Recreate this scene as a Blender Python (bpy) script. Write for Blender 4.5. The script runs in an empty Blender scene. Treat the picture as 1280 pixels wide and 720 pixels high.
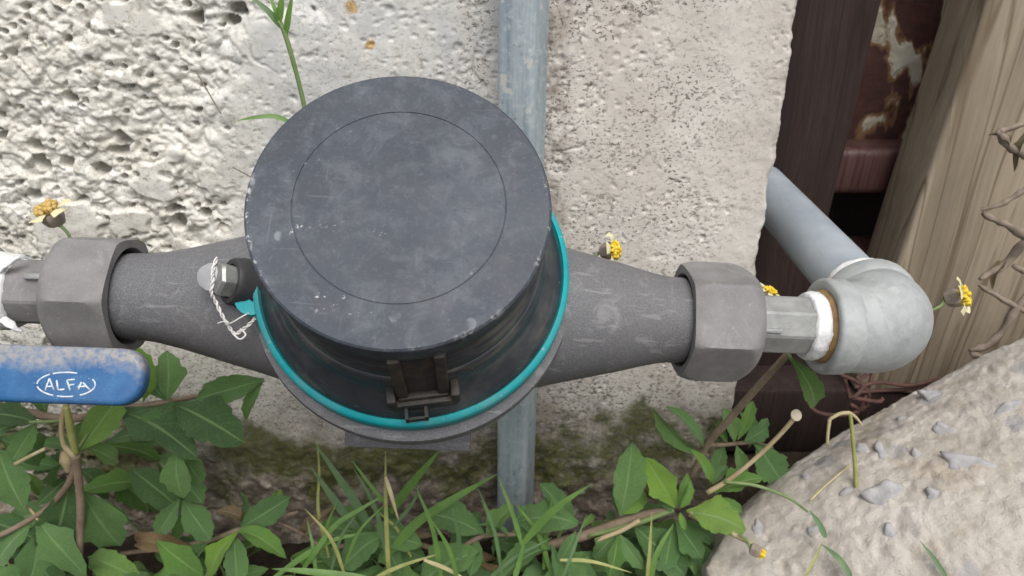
import bpy, bmesh, math, random
import numpy as np
from mathutils import Vector, Matrix, noise as mnoise

random.seed(7)
rng = np.random.default_rng(7)
sc = bpy.context.scene
COL = sc.collection
V = Vector
rad = math.radians

# ------------------------------------------------------------------ camera
H = 0.335                       # the lens is 33.5 cm above the soil
PITCH = rad(27)
F = 925.0                       # focal length in photo pixels (1280 wide)
cam_d = bpy.data.cameras.new('camera')
cam_d.sensor_width = 36.0
cam_d.lens = 36.0 * F / 1280.0
cam_d.clip_start = 0.01
cam_d.clip_end = 500
cam_d.dof.use_dof = True
cam_d.dof.focus_distance = 0.245
cam_d.dof.aperture_fstop = 27
cam = bpy.data.objects.new('camera', cam_d)
COL.objects.link(cam)
cam.location = (0, 0, H)
cam.rotation_euler = (rad(90) - PITCH, 0, 0)
sc.camera = cam

# ------------------------------------------------------------------ light: overcast daylight
SUN_EL, SUN_AZ = rad(60), rad(163)
w = bpy.data.worlds.new('World')
sc.world = w
w.use_nodes = True
nt = w.node_tree
nt.nodes.clear()
sky = nt.nodes.new('ShaderNodeTexSky')
sky.sky_type = 'NISHITA'
sky.sun_disc = False
sky.sun_elevation = SUN_EL
sky.sun_rotation = SUN_AZ
sky.dust_density = 4.0
hs = nt.nodes.new('ShaderNodeHueSaturation')
hs.inputs['Saturation'].default_value = 0.30
bg = nt.nodes.new('ShaderNodeBackground')
bg.inputs['Strength'].default_value = 0.15
wo = nt.nodes.new('ShaderNodeOutputWorld')
nt.links.new(sky.outputs[0], hs.inputs['Color'])
nt.links.new(hs.outputs[0], bg.inputs['Color'])
nt.links.new(bg.outputs[0], wo.inputs['Surface'])
sl = bpy.data.lights.new('sun', 'SUN')
sl.energy = 1.0
sl.angle = rad(38)
sl.color = (1.0, 0.975, 0.945)
so = bpy.data.objects.new('sun', sl)
COL.objects.link(so)
sd = V((math.sin(SUN_AZ) * math.cos(SUN_EL), math.cos(SUN_AZ) * math.cos(SUN_EL), math.sin(SUN_EL)))
so.rotation_euler = sd.to_track_quat('Z', 'Y').to_euler()
so.location = sd * 5

sc.view_settings.view_transform = 'Standard'
sc.view_settings.look = 'None'
sc.view_settings.exposure = 0.52
sc.view_settings.gamma = 1
sc.cycles.use_denoising = True
sc.cycles.max_bounces = 8

# ------------------------------------------------------------------ helpers
_R = V((1, 0, 0))
_U = V((0, math.sin(PITCH), math.cos(PITCH)))
_F = V((0, math.cos(PITCH), -math.sin(PITCH)))
CAMP = V((0, 0, H))


def at(px, py, z):
    """photo pixel + depth -> place in the world"""
    return CAMP + _R * ((px - 640) / F * z) - _U * ((py - 360) / F * z) + _F * z


def aty(px, py, Y):
    d = _R * ((px - 640) / F) - _U * ((py - 360) / F) + _F
    return CAMP + d * (Y / d.y)


def frame(o, z, x):
    z = z.normalized()
    x = (x - z * x.dot(z)).normalized()
    y = z.cross(x)
    m = Matrix((x, y, z)).transposed().to_4x4()
    m.translation = o
    return m


def tag(o, label=None, cat=None, group=None, kind=None):
    if label: o['label'] = label
    if cat: o['category'] = cat
    if group: o['group'] = group
    if kind: o['kind'] = kind
    return o


def thing(name, loc, label, cat, group=None):
    o = bpy.data.objects.new(name, None)
    o.empty_display_size = 0.01
    COL.objects.link(o)
    o.location = loc
    return tag(o, label, cat, group)


def wmat(o):
    m = o.matrix_basis.copy()
    while o.parent is not None:
        o = o.parent
        m = o.matrix_basis @ m
    return m


def mesh_of(name, verts, faces, mat, sharp=40, uvs=None):
    me = bpy.data.meshes.new(name)
    me.from_pydata([tuple(v) for v in verts], [], faces)
    me.polygons.foreach_set('use_smooth', [True] * len(me.polygons))
    if sharp is not None:
        me.set_sharp_from_angle(angle=rad(sharp))
    if uvs is not None:
        uvl = me.uv_layers.new(name='uv')
        idx = np.zeros(len(me.loops), dtype=np.int32)
        me.loops.foreach_get('vertex_index', idx)
        uvl.data.foreach_set('uv', np.asarray(uvs, dtype=np.float32)[idx].ravel())
    me.materials.append(mat)
    me.update()
    return me


def put(name, me, parent=None, M=None):
    """link a mesh so that its world matrix is M"""
    o = bpy.data.objects.new(name, me)
    COL.objects.link(o)
    M = M or Matrix.Identity(4)
    if parent is not None:
        o.parent = parent
        o.matrix_basis = wmat(parent).inverted() @ M
    else:
        o.matrix_basis = M
    return o


def obj(name, vf, mat, parent=None, M=None, sharp=40, uvs=None, origin=None):
    """vf = (verts, faces) in M's frame (world when M is None); origin moves the pivot"""
    verts, faces = vf
    if M is None:
        if origin is None:
            origin = wmat(parent).translation if parent is not None else V(verts[0])
        M = Matrix.Translation(origin)
        verts = [V(v) - origin for v in verts]
    return put(name, mesh_of(name, verts, faces, mat, sharp, uvs), parent, M)


def join(*vfs):
    v, f = [], []
    for a, b in vfs:
        k = len(v)
        v += [V(p) for p in a]
        f += [tuple(i + k for i in q) for q in b]
    return v, f


def xf(vf, M):
    return [M @ V(v) for v in vf[0]], vf[1]


def revolve(prof, seg=96, fn=None):
    """lathe round local z. prof: (r, z). fn(theta, r, z) -> r may shape the section"""
    v, f = [], []
    n = len(prof)
    for r, z in prof:
        for k in range(seg):
            t = 2 * math.pi * k / seg
            rr = fn(t, r, z) if fn else r
            v.append(V((rr * math.cos(t), rr * math.sin(t), z)))
    for i in range(n - 1):
        for k in range(seg):
            k2 = (k + 1) % seg
            f.append((i * seg + k, i * seg + k2, (i + 1) * seg + k2, (i + 1) * seg + k))
    f.append(tuple(range(seg - 1, -1, -1)))
    f.append(tuple((n - 1) * seg + k for k in range(seg)))
    return v, f


def catmull(pts, n=6):
    pts = [V(p) for p in pts]
    if len(pts) < 3:
        return pts
    out = []
    P = [pts[0] * 2 - pts[1]] + pts + [pts[-1] * 2 - pts[-2]]
    for i in range(1, len(P) - 2):
        a, b, c, d = P[i - 1:i + 3]
        for k in range(n):
            t = k / n
            out.append(0.5 * ((2 * b) + (c - a) * t + (2 * a - 5 * b + 4 * c - d) * t * t + (3 * b - a - 3 * c + d) * t ** 3))
    out.append(pts[-1])
    return out


def sweep(path, radii, seg=10, flat=1.0, ref=None):
    """tube along a path; radii is a number or a list"""
    path = [V(p) for p in path]
    n = len(path)
    if not hasattr(radii, '__len__'):
        radii = [radii] * n
    elif len(radii) != n:
        radii = list(np.interp(np.linspace(0, 1, n), np.linspace(0, 1, len(radii)), radii))
    v, f = [], []
    nrm = None
    for i in range(n):
        t = (path[min(i + 1, n - 1)] - path[max(i - 1, 0)])
        t = t.normalized() if t.length > 1e-12 else V((0, 0, 1))
        if nrm is None:
            nrm = V(ref) if ref is not None else (V((0, 0, 1)) if abs(t.z) < 0.9 else V((1, 0, 0)))
        nrm = (nrm - t * nrm.dot(t)).normalized()
        b = t.cross(nrm)
        for k in range(seg):
            a = 2 * math.pi * k / seg
            v.append(path[i] + nrm * (math.cos(a) * radii[i] * flat) + b * (math.sin(a) * radii[i]))
    for i in range(n - 1):
        for k in range(seg):
            k2 = (k + 1) % seg
            f.append((i * seg + k, i * seg + k2, (i + 1) * seg + k2, (i + 1) * seg + k))
    f.append(tuple(range(seg - 1, -1, -1)))
    f.append(tuple((n - 1) * seg + k for k in range(seg)))
    return v, f


def box(c, s, bev=0.0, seg=2):
    bm = bmesh.new()
    bmesh.ops.create_cube(bm, size=1)
    for v in bm.verts:
        v.co = V((v.co.x * s[0] + c[0], v.co.y * s[1] + c[1], v.co.z * s[2] + c[2]))
    if bev:
        bmesh.ops.bevel(bm, geom=bm.edges[:], offset=bev, segments=seg, profile=0.5, affect='EDGES')
    vf = [v.co.copy() for v in bm.verts], [tuple(v.index for v in f.verts) for f in bm.faces]
    bm.free()
    return vf


def jitter(vf, amp, scale, seed=0):
    o = V((seed * 3.1, seed * 1.7, seed * 5.3))
    return [V(v) + mnoise.noise_vector(V(v) * scale + o) * amp for v in vf[0]], vf[1]


# numpy noise for the wall relief
def _h(ix, iy, s):
    with np.errstate(over='ignore'):
        h = (ix.astype(np.int64) * 374761393 + iy.astype(np.int64) * 668265263 + s * 974634777) & 0xffffffff
        h = ((h ^ (h >> 13)) * 1274126177) & 0xffffffff
        h = ((h ^ (h >> 16)) * 2246822519) & 0xffffffff
        h = h ^ (h >> 15)
    return (h & 0xffffff) / float(0xffffff)


def vnoise(x, y, s=0):
    ix, iy = np.floor(x), np.floor(y)
    fx, fy = x - ix, y - iy
    ux, uy = fx * fx * (3 - 2 * fx), fy * fy * (3 - 2 * fy)
    a, b, c, d = _h(ix, iy, s), _h(ix + 1, iy, s), _h(ix, iy + 1, s), _h(ix + 1, iy + 1, s)
    return (a * (1 - ux) + b * ux) * (1 - uy) + (c * (1 - ux) + d * ux) * uy


def fbm(x, y, s=0, n=4):
    t, a, k = 0, 0.5, 1.0
    for i in range(n):
        t = t + a * vnoise(x * k + 17 * i, y * k - 9 * i, s + i)
        a *= 0.5
        k *= 2.03
    return t / (1 - 0.5 ** n)


def worley(x, y, s=0, jit=1.0):
    ix, iy = np.floor(x), np.floor(y)
    f1 = np.full(x.shape, 9.0)
    rid = np.zeros(x.shape)
    for dx in (-1, 0, 1):
        for dy in (-1, 0, 1):
            cx, cy = ix + dx, iy + dy
            px = cx + 0.5 + (_h(cx, cy, s) - 0.5) * jit
            py = cy + 0.5 + (_h(cx, cy, s + 51) - 0.5) * jit
            d = np.hypot(x - px, y - py)
            m = d < f1
            f1 = np.where(m, d, f1)
            rid = np.where(m, _h(cx, cy, s + 99), rid)
    return f1, rid


def sstep(a, b, x):
    t = np.clip((x - a) / (b - a), 0, 1)
    return t * t * (3 - 2 * t)


# ------------------------------------------------------------------ materials
class N:
    def __init__(s, name):
        s.m = bpy.data.materials.new(name)
        s.m.use_nodes = True
        s.t = s.m.node_tree
        s.t.nodes.clear()
        s.out = s.t.nodes.new('ShaderNodeOutputMaterial')
        s.tc = s.t.nodes.new('ShaderNodeTexCoord')
        s.obj = s.tc.outputs['Object']
        s.uv = s.tc.outputs['UV']

    def _in(s, sock, v):
        if v is None:
            return
        if isinstance(v, bpy.types.NodeSocket):
            s.t.links.new(v, sock)
        elif isinstance(v, (tuple, list)) and len(v) == 3 and sock.type == 'RGBA':
            sock.default_value = (*v, 1)
        else:
            sock.default_value = v

    def node(s, typ, **kw):
        n = s.t.nodes.new(typ)
        for k, v in kw.items():
            setattr(n, k, v)
        return n

    def map(s, scale=(1, 1, 1), vec=None, loc=(0, 0, 0), rot=(0, 0, 0)):
        n = s.node('ShaderNodeMapping')
        s._in(n.inputs['Vector'], vec or s.obj)
        n.inputs['Scale'].default_value = scale
        n.inputs['Location'].default_value = loc
        n.inputs['Rotation'].default_value = rot
        return n.outputs[0]

    def noise(s, scale, detail=4, rough=0.55, vec=None, dist=0.0, col=False):
        n = s.node('ShaderNodeTexNoise')
        s._in(n.inputs['Vector'], vec or s.obj)
        n.inputs['Scale'].default_value = scale
        n.inputs['Detail'].default_value = detail
        n.inputs['Roughness'].default_value = rough
        n.inputs['Distortion'].default_value = dist
        return n.outputs[1 if col else 0]

    def vor(s, scale, vec=None, feature='F1', out='Distance', rnd=1.0):
        n = s.node('ShaderNodeTexVoronoi', feature=feature)
        s._in(n.inputs['Vector'], vec or s.obj)
        n.inputs['Scale'].default_value = scale
        n.inputs['Randomness'].default_value = rnd
        return n.outputs[out]

    def ramp(s, fac, stops):
        n = s.node('ShaderNodeValToRGB')
        s._in(n.inputs[0], fac)
        cr = n.color_ramp
        while len(cr.elements) < len(stops):
            cr.elements.new(0.5)
        for e, (p, c) in zip(cr.elements, stops):
            e.position = p
            e.color = (*c, 1) if isinstance(c, (tuple, list)) else (c, c, c, 1)
        return n.outputs[0]

    def mix(s, fac, a, b, mode='MIX'):
        n = s.node('ShaderNodeMix', data_type='RGBA', blend_type=mode)
        s._in(n.inputs[0], fac)
        s._in(n.inputs[6], a)
        s._in(n.inputs[7], b)
        return n.outputs[2]

    def math(s, op, a, b=None, clamp=False):
        n = s.node('ShaderNodeMath', operation=op, use_clamp=clamp)
        s._in(n.inputs[0], a)
        if b is not None:
            s._in(n.inputs[1], b)
        return n.outputs[0]

    def sep(s, vec=None):
        n = s.node('ShaderNodeSeparateXYZ')
        s._in(n.inputs[0], vec or s.obj)
        return n.outputs

    def rnd(s):
        return s.node('ShaderNodeObjectInfo').outputs['Random']

    def bump(s, h, strength=0.5, dist=0.001, nrm=None):
        n = s.node('ShaderNodeBump')
        n.inputs['Strength'].default_value = strength
        n.inputs['Distance'].default_value = dist
        s._in(n.inputs['Height'], h)
        if nrm is not None:
            s._in(n.inputs['Normal'], nrm)
        return n.outputs[0]

    def bsdf(s, col, rough=0.6, nrm=None, metal=0.0, spec=0.5, trans=0.0, tcol=None, sheen=0.0, sss=0.0):
        n = s.node('ShaderNodeBsdfPrincipled')
        s._in(n.inputs['Base Color'], col)
        s._in(n.inputs['Roughness'], rough)
        s._in(n.inputs['Metallic'], metal)
        n.inputs['Specular IOR Level'].default_value = spec
        n.inputs['Sheen Weight'].default_value = sheen
        if sss:
            n.inputs['Subsurface Weight'].default_value = sss
            n.inputs['Subsurface Radius'].default_value = (0.002, 0.002, 0.002)
        if nrm is not None:
            s._in(n.inputs['Normal'], nrm)
        o = n.outputs[0]
        if trans:
            t = s.node('ShaderNodeBsdfTranslucent')
            s._in(t.inputs[0], tcol if tcol is not None else col)
            mx = s.node('ShaderNodeMixShader')
            mx.inputs[0].default_value = trans
            s.t.links.new(o, mx.inputs[1])
            s.t.links.new(t.outputs[0], mx.inputs[2])
            o = mx.outputs[0]
        s.t.links.new(o, s.out.inputs['Surface'])
        return s.m


def mat_lid():
    n = N('grey_plastic_lid')
    c = n.ramp(n.noise(45, 6, 0.65), [(0.3, (0.026, 0.032, 0.042)), (0.52, (0.040, 0.048, 0.061)), (0.75, (0.068, 0.080, 0.098))])
    # pale dust blotches
    d = n.ramp(n.noise(120, 5, 0.7, dist=0.4), [(0.47, 0.0), (0.70, 0.48)])
    c = n.mix(d, c, (0.125, 0.138, 0.155))
    c = n.mix(n.ramp(n.noise(700, 4, 0.75), [(0.55, 0.0), (0.72, 0.32)]), c, (0.16, 0.17, 0.185))
    c = n.mix(n.ramp(n.noise(650, 4, 0.75, vec=n.map(loc=(1, 5, 2))), [(0.58, 0.0), (0.72, 0.6)]), c, (0.022, 0.025, 0.03))
    # fine scratches
    s1 = n.ramp(n.noise(60, 3, 0.6, vec=n.map((1, 14, 1), rot=(0, 0, 0.9))), [(0.63, 0.0), (0.67, 0.3)])
    s2 = n.ramp(n.noise(50, 3, 0.6, vec=n.map((16, 1, 1), rot=(0, 0, -0.5))), [(0.65, 0.0), (0.69, 0.3)])
    c = n.mix(n.math('MULTIPLY', n.math('MAXIMUM', s1, s2), n.ramp(n.noise(30, 2), [(0.46, 0.0), (0.6, 1.0)])), c, (0.19, 0.2, 0.215))
    # round water spots and lime specks
    sp = n.ramp(n.vor(110), [(0.0, 1.0), (0.16, 0.8), (0.19, 0.0)])
    sp = n.math('MULTIPLY', sp, n.ramp(n.noise(85, 1), [(0.53, 0.0), (0.6, 0.55)]))
    c = n.mix(sp, c, (0.27, 0.29, 0.3))
    fl = n.ramp(n.noise(420, 4, 0.7), [(0.62, 0.0), (0.67, 0.75)])
    fl = n.math('MULTIPLY', fl, n.ramp(n.noise(38, 3, 0.6, dist=1.2), [(0.58, 0.0), (0.64, 1.0)]))
    c = n.mix(fl, c, (0.5, 0.5, 0.48))
    # scuffed rim
    xyz = n.sep()
    r = n.math('SQRT', n.math('ADD', n.math('MULTIPLY', xyz[0], xyz[0]), n.math('MULTIPLY', xyz[1], xyz[1])))
    rim = n.ramp(n.math('MULTIPLY', r, 24.0), [(0.955, 0.0), (0.972, 1.0)])
    sc_ = n.ramp(n.noise(230, 4, 0.7), [(0.56, 0.0), (0.62, 1.0)])
    sc_ = n.math('MULTIPLY', n.math('MULTIPLY', sc_, rim), n.ramp(n.noise(22, 2), [(0.44, 0.0), (0.60, 1.0)]))
    sc_ = n.math('MULTIPLY', sc_, n.ramp(n.math('MULTIPLY', xyz[2], 18.0), [(0.91, 0.0), (0.94, 1.0)]))
    c = n.mix(sc_, c, (0.46, 0.45, 0.43))
    return n.bsdf(c, n.ramp(n.noise(90, 4), [(0.3, 0.46), (0.7, 0.66)]), n.bump(n.noise(900, 3), 0.12, 0.0003), spec=0.38)


def mat_skirt():
    n = N('black_plastic_skirt')
    c = n.ramp(n.noise(60, 6, 0.65), [(0.3, (0.024, 0.027, 0.031)), (0.7, (0.043, 0.048, 0.054))])
    z = n.sep()[2]
    d = n.math('MULTIPLY', n.ramp(n.noise(55, 5, 0.7), [(0.50, 0.0), (0.72, 0.55)]), 1.0)
    c = n.mix(d, c, (0.13, 0.125, 0.115))
    st = n.ramp(n.noise(40, 4, 0.7, vec=n.map((1, 1, 9))), [(0.56, 0.0), (0.7, 0.5)])
    c = n.mix(st, c, (0.16, 0.13, 0.10))
    fl = n.ramp(n.noise(500, 3, 0.7), [(0.69, 0.0), (0.73, 0.6)])
    c = n.mix(fl, c, (0.4, 0.4, 0.38))
    return n.bsdf(c, 0.33, n.bump(n.noise(500, 3), 0.12, 0.0003), spec=0.6)


def mat_dirty_latch():
    n = N('dirty_black_plastic')
    d = n.ramp(n.noise(160, 5, 0.7), [(0.42, 0.0), (0.66, 0.75)])
    c = n.mix(d, (0.022, 0.022, 0.022), (0.085, 0.058, 0.037))
    return n.bsdf(c, 0.6, n.bump(n.noise(700, 4), 0.3, 0.0004))


def mat_body(name='grey_composite', lo=(0.078, 0.078, 0.082), hi=(0.185, 0.185, 0.192), dirt=0.3):
    n = N(name)
    g = n.noise(2400, 3, 0.7)
    c = n.ramp(g, [(0.33, lo), (0.5, tuple((a + b) * 0.46 for a, b in zip(lo, hi))), (0.70, hi)])
    c = n.mix(n.ramp(n.noise(2600, 1), [(0.68, 0.0), (0.74, 0.5)]), c, (0.36, 0.35, 0.34))
    c = n.mix(n.ramp(n.noise(28, 4), [(0.4, 0.0), (0.7, dirt)]), c, (0.15, 0.135, 0.125))
    c = n.mix(n.ramp(n.noise(120, 5, 0.7, dist=0.8), [(0.55, 0.0), (0.7, 0.45)]), c, (0.28, 0.275, 0.27))
    c = n.mix(n.ramp(n.noise(70, 3, 0.6, vec=n.map((1, 9, 1), rot=(0.4, 0.2, 0.5))), [(0.62, 0.0), (0.66, 0.3)]), c, (0.33, 0.325, 0.32))
    return n.bsdf(c, 0.62, n.bump(n.noise(2000, 2, 0.7), 0.3, 0.0003), spec=0.4)


def mat_nut():
    n = N('grey_nut_plastic')
    c = n.ramp(n.noise(70, 5, 0.6), [(0.3, (0.145, 0.140, 0.138)), (0.7, (0.225, 0.217, 0.212))])
    c = n.mix(n.ramp(n.noise(35, 5, 0.65, dist=0.6), [(0.5, 0.0), (0.7, 0.45)]), c, (0.10, 0.093, 0.088))
    c = n.mix(n.ramp(n.noise(1700, 2), [(0.6, 0.0), (0.7, 0.25)]), c, (0.36, 0.35, 0.33))
    c = n.mix(n.ramp(n.noise(300, 4, 0.8), [(0.63, 0.0), (0.70, 0.55)]), c, (0.40, 0.38, 0.355))
    c = n.mix(n.ramp(n.noise(55, 5, 0.7, vec=n.map(loc=(3, 8, 1)), dist=0.9), [(0.56, 0.0), (0.64, 0.4)]), c, (0.27, 0.262, 0.255))
    return n.bsdf(c, 0.58, n.bump(n.noise(900, 3, 0.6), 0.25, 0.0004), spec=0.4)


def mat_teal():
    n = N('teal_plastic')
    c = n.ramp(n.noise(60, 4), [(0.3, (0.0, 0.24, 0.27)), (0.7, (0.012, 0.32, 0.34))])
    d = n.ramp(n.noise(45, 5, 0.7), [(0.45, 0.0), (0.75, 0.55)])
    y = n.sep()[1]
    low = n.ramp(n.math('MULTIPLY_ADD', y, -10.0), [(0.2, 0.15), (0.55, 1.0)])
    c = n.mix(n.math('MULTIPLY', d, low), c, (0.22, 0.27, 0.235))
    c = n.mix(n.ramp(n.noise(600, 3), [(0.66, 0.0), (0.72, 0.4)]), c, (0.4, 0.42, 0.4))
    return n.bsdf(c, 0.55, n.bump(n.noise(800, 3), 0.2, 0.0003), spec=0.35)


def mat_simple(name, lo, hi, scale=80, rough=0.6, bump=0.2, bscale=600, metal=0.0, spec=0.5, trans=0.0, **kw):
    n = N(name)
    c = n.ramp(n.noise(scale, 5, 0.6), [(0.3, lo), (0.7, hi)])
    return n.bsdf(c, rough, n.bump(n.noise(bscale, 3), bump, 0.0005), metal=metal, spec=spec, trans=trans, **kw)


def mat_galv():
    n = N('galvanised_steel')
    st = n.noise(60, 6, 0.7, vec=n.map((3.5, 3.5, 0.22)))
    c = n.ramp(st, [(0.3, (0.21, 0.275, 0.315)), (0.5, (0.33, 0.39, 0.42)), (0.72, (0.50, 0.535, 0.54))])
    c = n.mix(n.ramp(n.noise(240, 5, 0.7), [(0.50, 0.0), (0.62, 0.6)]), c, (0.52, 0.55, 0.555))
    c = n.mix(n.ramp(n.noise(110, 5, 0.7), [(0.60, 0.0), (0.66, 0.6)]), c, (0.15, 0.175, 0.19))
    c = n.mix(n.ramp(n.noise(95, 4, 0.6, vec=n.map(loc=(3, 1, 7))), [(0.64, 0.0), (0.67, 0.9)]), c, (0.57, 0.56, 0.52))
    return n.bsdf(c, 0.48, n.bump(n.noise(300, 4), 0.3, 0.0006), metal=0.25)


def mat_zinc_cast():
    n = N('zinc_coated_iron')
    c = n.ramp(n.noise(50, 6, 0.6), [(0.3, (0.25, 0.27, 0.265)), (0.7, (0.37, 0.385, 0.375))])
    c = n.mix(n.ramp(n.noise(150, 5, 0.7), [(0.55, 0.0), (0.72, 0.4)]), c, (0.5, 0.5, 0.48))
    c = n.mix(n.ramp(n.noise(75, 5, 0.7, dist=0.6), [(0.62, 0.0), (0.72, 0.5)]), c, (0.18, 0.175, 0.16))
    sp = n.sep(n.vor(330, out='Color'))[0]
    c = n.mix(0.08, c, n.ramp(sp, [(0.0, 0.12), (1.0, 0.62)]))
    return n.bsdf(c, 0.6, n.bump(n.math('ADD', n.noise(500, 3), n.noise(120, 3)), 0.3, 0.0006), metal=0.08)


def mat_pvc():
    n = N('grey_pvc')
    c = n.ramp(n.noise(40, 5, 0.6), [(0.3, (0.26, 0.295, 0.325)), (0.7, (0.37, 0.405, 0.435))])
    c = n.mix(n.ramp(n.noise(90, 5, 0.8, vec=n.map((5, 0.6, 5))), [(0.62, 0.0), (0.7, 0.5)]), c, (0.13, 0.14, 0.15))
    return n.bsdf(c, 0.38, n.bump(n.noise(500, 3), 0.1, 0.0003))


def mat_tape():
    n = N('white_thread_tape')
    c = n.ramp(n.noise(200, 4), [(0.3, (0.7, 0.7, 0.68)), (0.7, (0.86, 0.86, 0.85))])
    return n.bsdf(c, 0.55, n.bump(n.noise(350, 4), 0.5, 0.0008), trans=0.1)


def mat_handle():
    n = N('blue_vinyl_sleeve')
    c = n.ramp(n.noise(120, 5, 0.6), [(0.3, (0.002, 0.066, 0.20)), (0.7, (0.006, 0.105, 0.28))])
    xyz = n.sep()
    up = n.math('ADD', n.math('MULTIPLY', xyz[1], 62.0), n.math('MULTIPLY', n.math('SUBTRACT', n.noise(75, 5, 0.7), 0.5), 1.05))
    d = n.ramp(up, [(0.02, 0.0), (0.36, 0.85)])
    d = n.math('MULTIPLY', d, n.ramp(n.noise(420, 4, 0.7), [(0.36, 0.35), (0.56, 1.0)]))
    c = n.mix(d, c, (0.335, 0.30, 0.255))
    c = n.mix(n.ramp(n.noise(30, 5, 0.7), [(0.35, 0.03), (0.7, 0.28)]), c, (0.17, 0.22, 0.27))
    c = n.mix(n.ramp(n.noise(900, 3, 0.7), [(0.63, 0.0), (0.70, 0.6)]), c, (0.12, 0.30, 0.47))
    c = n.mix(n.ramp(n.noise(330, 4, 0.8), [(0.69, 0.0), (0.72, 0.9)]), c, (0.6, 0.63, 0.65))
    return n.bsdf(c, 0.5, n.bump(n.noise(700, 4, 0.7), 0.25, 0.0005), spec=0.4)


OCHRE = [(aty(438, 10, 0.326).x, aty(438, 10, 0.326).z), (aty(462, 56, 0.326).x, aty(462, 56, 0.326).z)]


def mat_wall():
    n = N('weathered_white_concrete')
    xyz = n.sep()
    X, Z = xyz[0], xyz[2]
    c = n.ramp(n.noise(14, 5, 0.6), [(0.3, (0.455, 0.415, 0.365)), (0.55, (0.585, 0.55, 0.497)), (0.75, (0.68, 0.65, 0.60))])
    # the rough render on the left kept more of its white paint
    lm = n.ramp(n.math('ADD', n.math('MULTIPLY_ADD', X, -9.0), n.math('MULTIPLY', n.noise(25, 3), 0.5)), [(0.95, 0.0), (1.45, 0.8)])
    c = n.mix(lm, c, n.ramp(n.noise(60, 5, 0.65), [(0.3, (0.56, 0.535, 0.465)), (0.55, (0.72, 0.70, 0.63)), (0.8, (0.78, 0.765, 0.715))]))
    c = n.mix(n.ramp(n.noise(110, 5, 0.7, dist=0.5), [(0.56, 0.0), (0.7, 0.5)]), c, (0.42, 0.385, 0.335))
    db = n.ramp(n.noise(240, 5, 0.7, vec=n.map(loc=(7, 3, 5)), dist=0.6), [(0.57, 0.0), (0.66, 0.75)])
    c = n.mix(n.math('MULTIPLY', db, lm), c, (0.30, 0.245, 0.17))
    # grey cement scuffs in the middle
    mid = n.ramp(n.math('ABSOLUTE', n.math('ADD', X, 0.055)), [(0.045, 0.75), (0.085, 0.0)])
    c = n.mix(n.math('MULTIPLY', mid, n.ramp(n.noise(45, 4), [(0.35, 0.2), (0.6, 1.0)])), c, (0.47, 0.475, 0.47))
    # black mould specks, denser beside the steel post and low down
    sp = n.noise(330, 5, 0.72, vec=n.map((1, 1, 1.35)))
    dens = n.noise(26, 4, 0.6, dist=0.5)
    right = n.math('MULTIPLY', n.math('SUBTRACT', 0.085, X, True), 1.5)
    low = n.math('MULTIPLY', n.math('SUBTRACT', 0.28, Z, True), 0.50)
    thr = n.math('ADD', n.math('ADD', n.math('MULTIPLY', dens, 0.30), sp), n.math('SUBTRACT', n.math('ADD', n.math('MULTIPLY', right, 0.35), low), n.math('MULTIPLY', lm, 0.16)))
    c = n.mix(n.ramp(thr, [(0.82, 0.0), (0.90, 0.82)]), c, (0.115, 0.098, 0.078))
    # brown dirt strip just right of the post
    strip = n.ramp(n.math('ABSOLUTE', n.math('SUBTRACT', X, 0.017)), [(0.002, 1.0), (0.012, 0.0)])
    strip = n.math('MULTIPLY', strip, n.ramp(n.noise(90, 5, 0.7), [(0.42, 0.0), (0.6, 0.85)]))
    c = n.mix(strip, c, (0.20, 0.155, 0.115))
    # ochre stain spots at the top
    for ox, oz, orad in ((OCHRE[0][0], OCHRE[0][1], 0.0034), (OCHRE[1][0], OCHRE[1][1], 0.0026)):
        dx, dz = n.math('SUBTRACT', X, ox), n.math('SUBTRACT', Z, oz)
        dd = n.math('SQRT', n.math('ADD', n.math('MULTIPLY', dx, dx), n.math('MULTIPLY', dz, dz)))
        dd = n.math('ADD', n.math('DIVIDE', dd, orad), n.math('MULTIPLY', n.math('SUBTRACT', n.noise(330, 4, 0.7), 0.5), 1.8))
        c = n.mix(n.ramp(dd, [(0.55, 0.85), (1.0, 0.0)]), c, n.ramp(n.noise(600, 2), [(0.35, (0.30, 0.15, 0.04)), (0.6, (0.56, 0.33, 0.10))]))
    # damp brown foot and moss
    foot = n.math('ADD', n.math('MULTIPLY_ADD', Z, -9.0), n.math('MULTIPLY', n.noise(30, 5, 0.65), 1.15))
    c = n.mix(n.ramp(foot, [(-0.58 + 0.55, 0.0), (0.62, 0.93)]), c, n.ramp(n.noise(90, 5, 0.7), [(0.35, (0.075, 0.056, 0.038)), (0.50, (0.15, 0.115, 0.08)), (0.64, (0.36, 0.31, 0.25))]))
    ms = n.math('ADD', n.math('MULTIPLY', n.math('ABSOLUTE', n.math('SUBTRACT', Z, 0.062)), -13.0), n.math('MULTIPLY', n.noise(27, 5, 0.65, vec=n.map(loc=(0.9, 0, 0.3))), 2.6))
    c = n.mix(n.ramp(n.math('SUBTRACT', ms, 0.6), [(0.35, 0.0), (0.62, 0.85)]), c, n.ramp(n.noise(260, 4, 0.7), [(0.35, (0.035, 0.042, 0.008)), (0.65, (0.10, 0.105, 0.014))]))
    cl = n.ramp(n.noise(34, 4, 0.65, dist=0.8), [(0.34, 0.0), (0.52, 1.0)])
    cl = n.math('MAXIMUM', n.math('MULTIPLY', cl, n.math('SUBTRACT', 1.0, n.math('MULTIPLY', lm, 0.75))), n.ramp(Z, [(0.10, 0.8), (0.2, 0.0)]))
    cl = n.math('MULTIPLY', cl, n.ramp(X, [(0.075, 1.0), (0.108, 0.35)]))
    fine = n.ramp(n.noise(560, 3, 0.6, vec=n.map((1, 1, 1.5)), dist=0.6), [(0.565, 0.0), (0.605, 0.95)])
    c = n.mix(n.math('MULTIPLY', fine, cl), c, (0.13, 0.115, 0.095))
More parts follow.
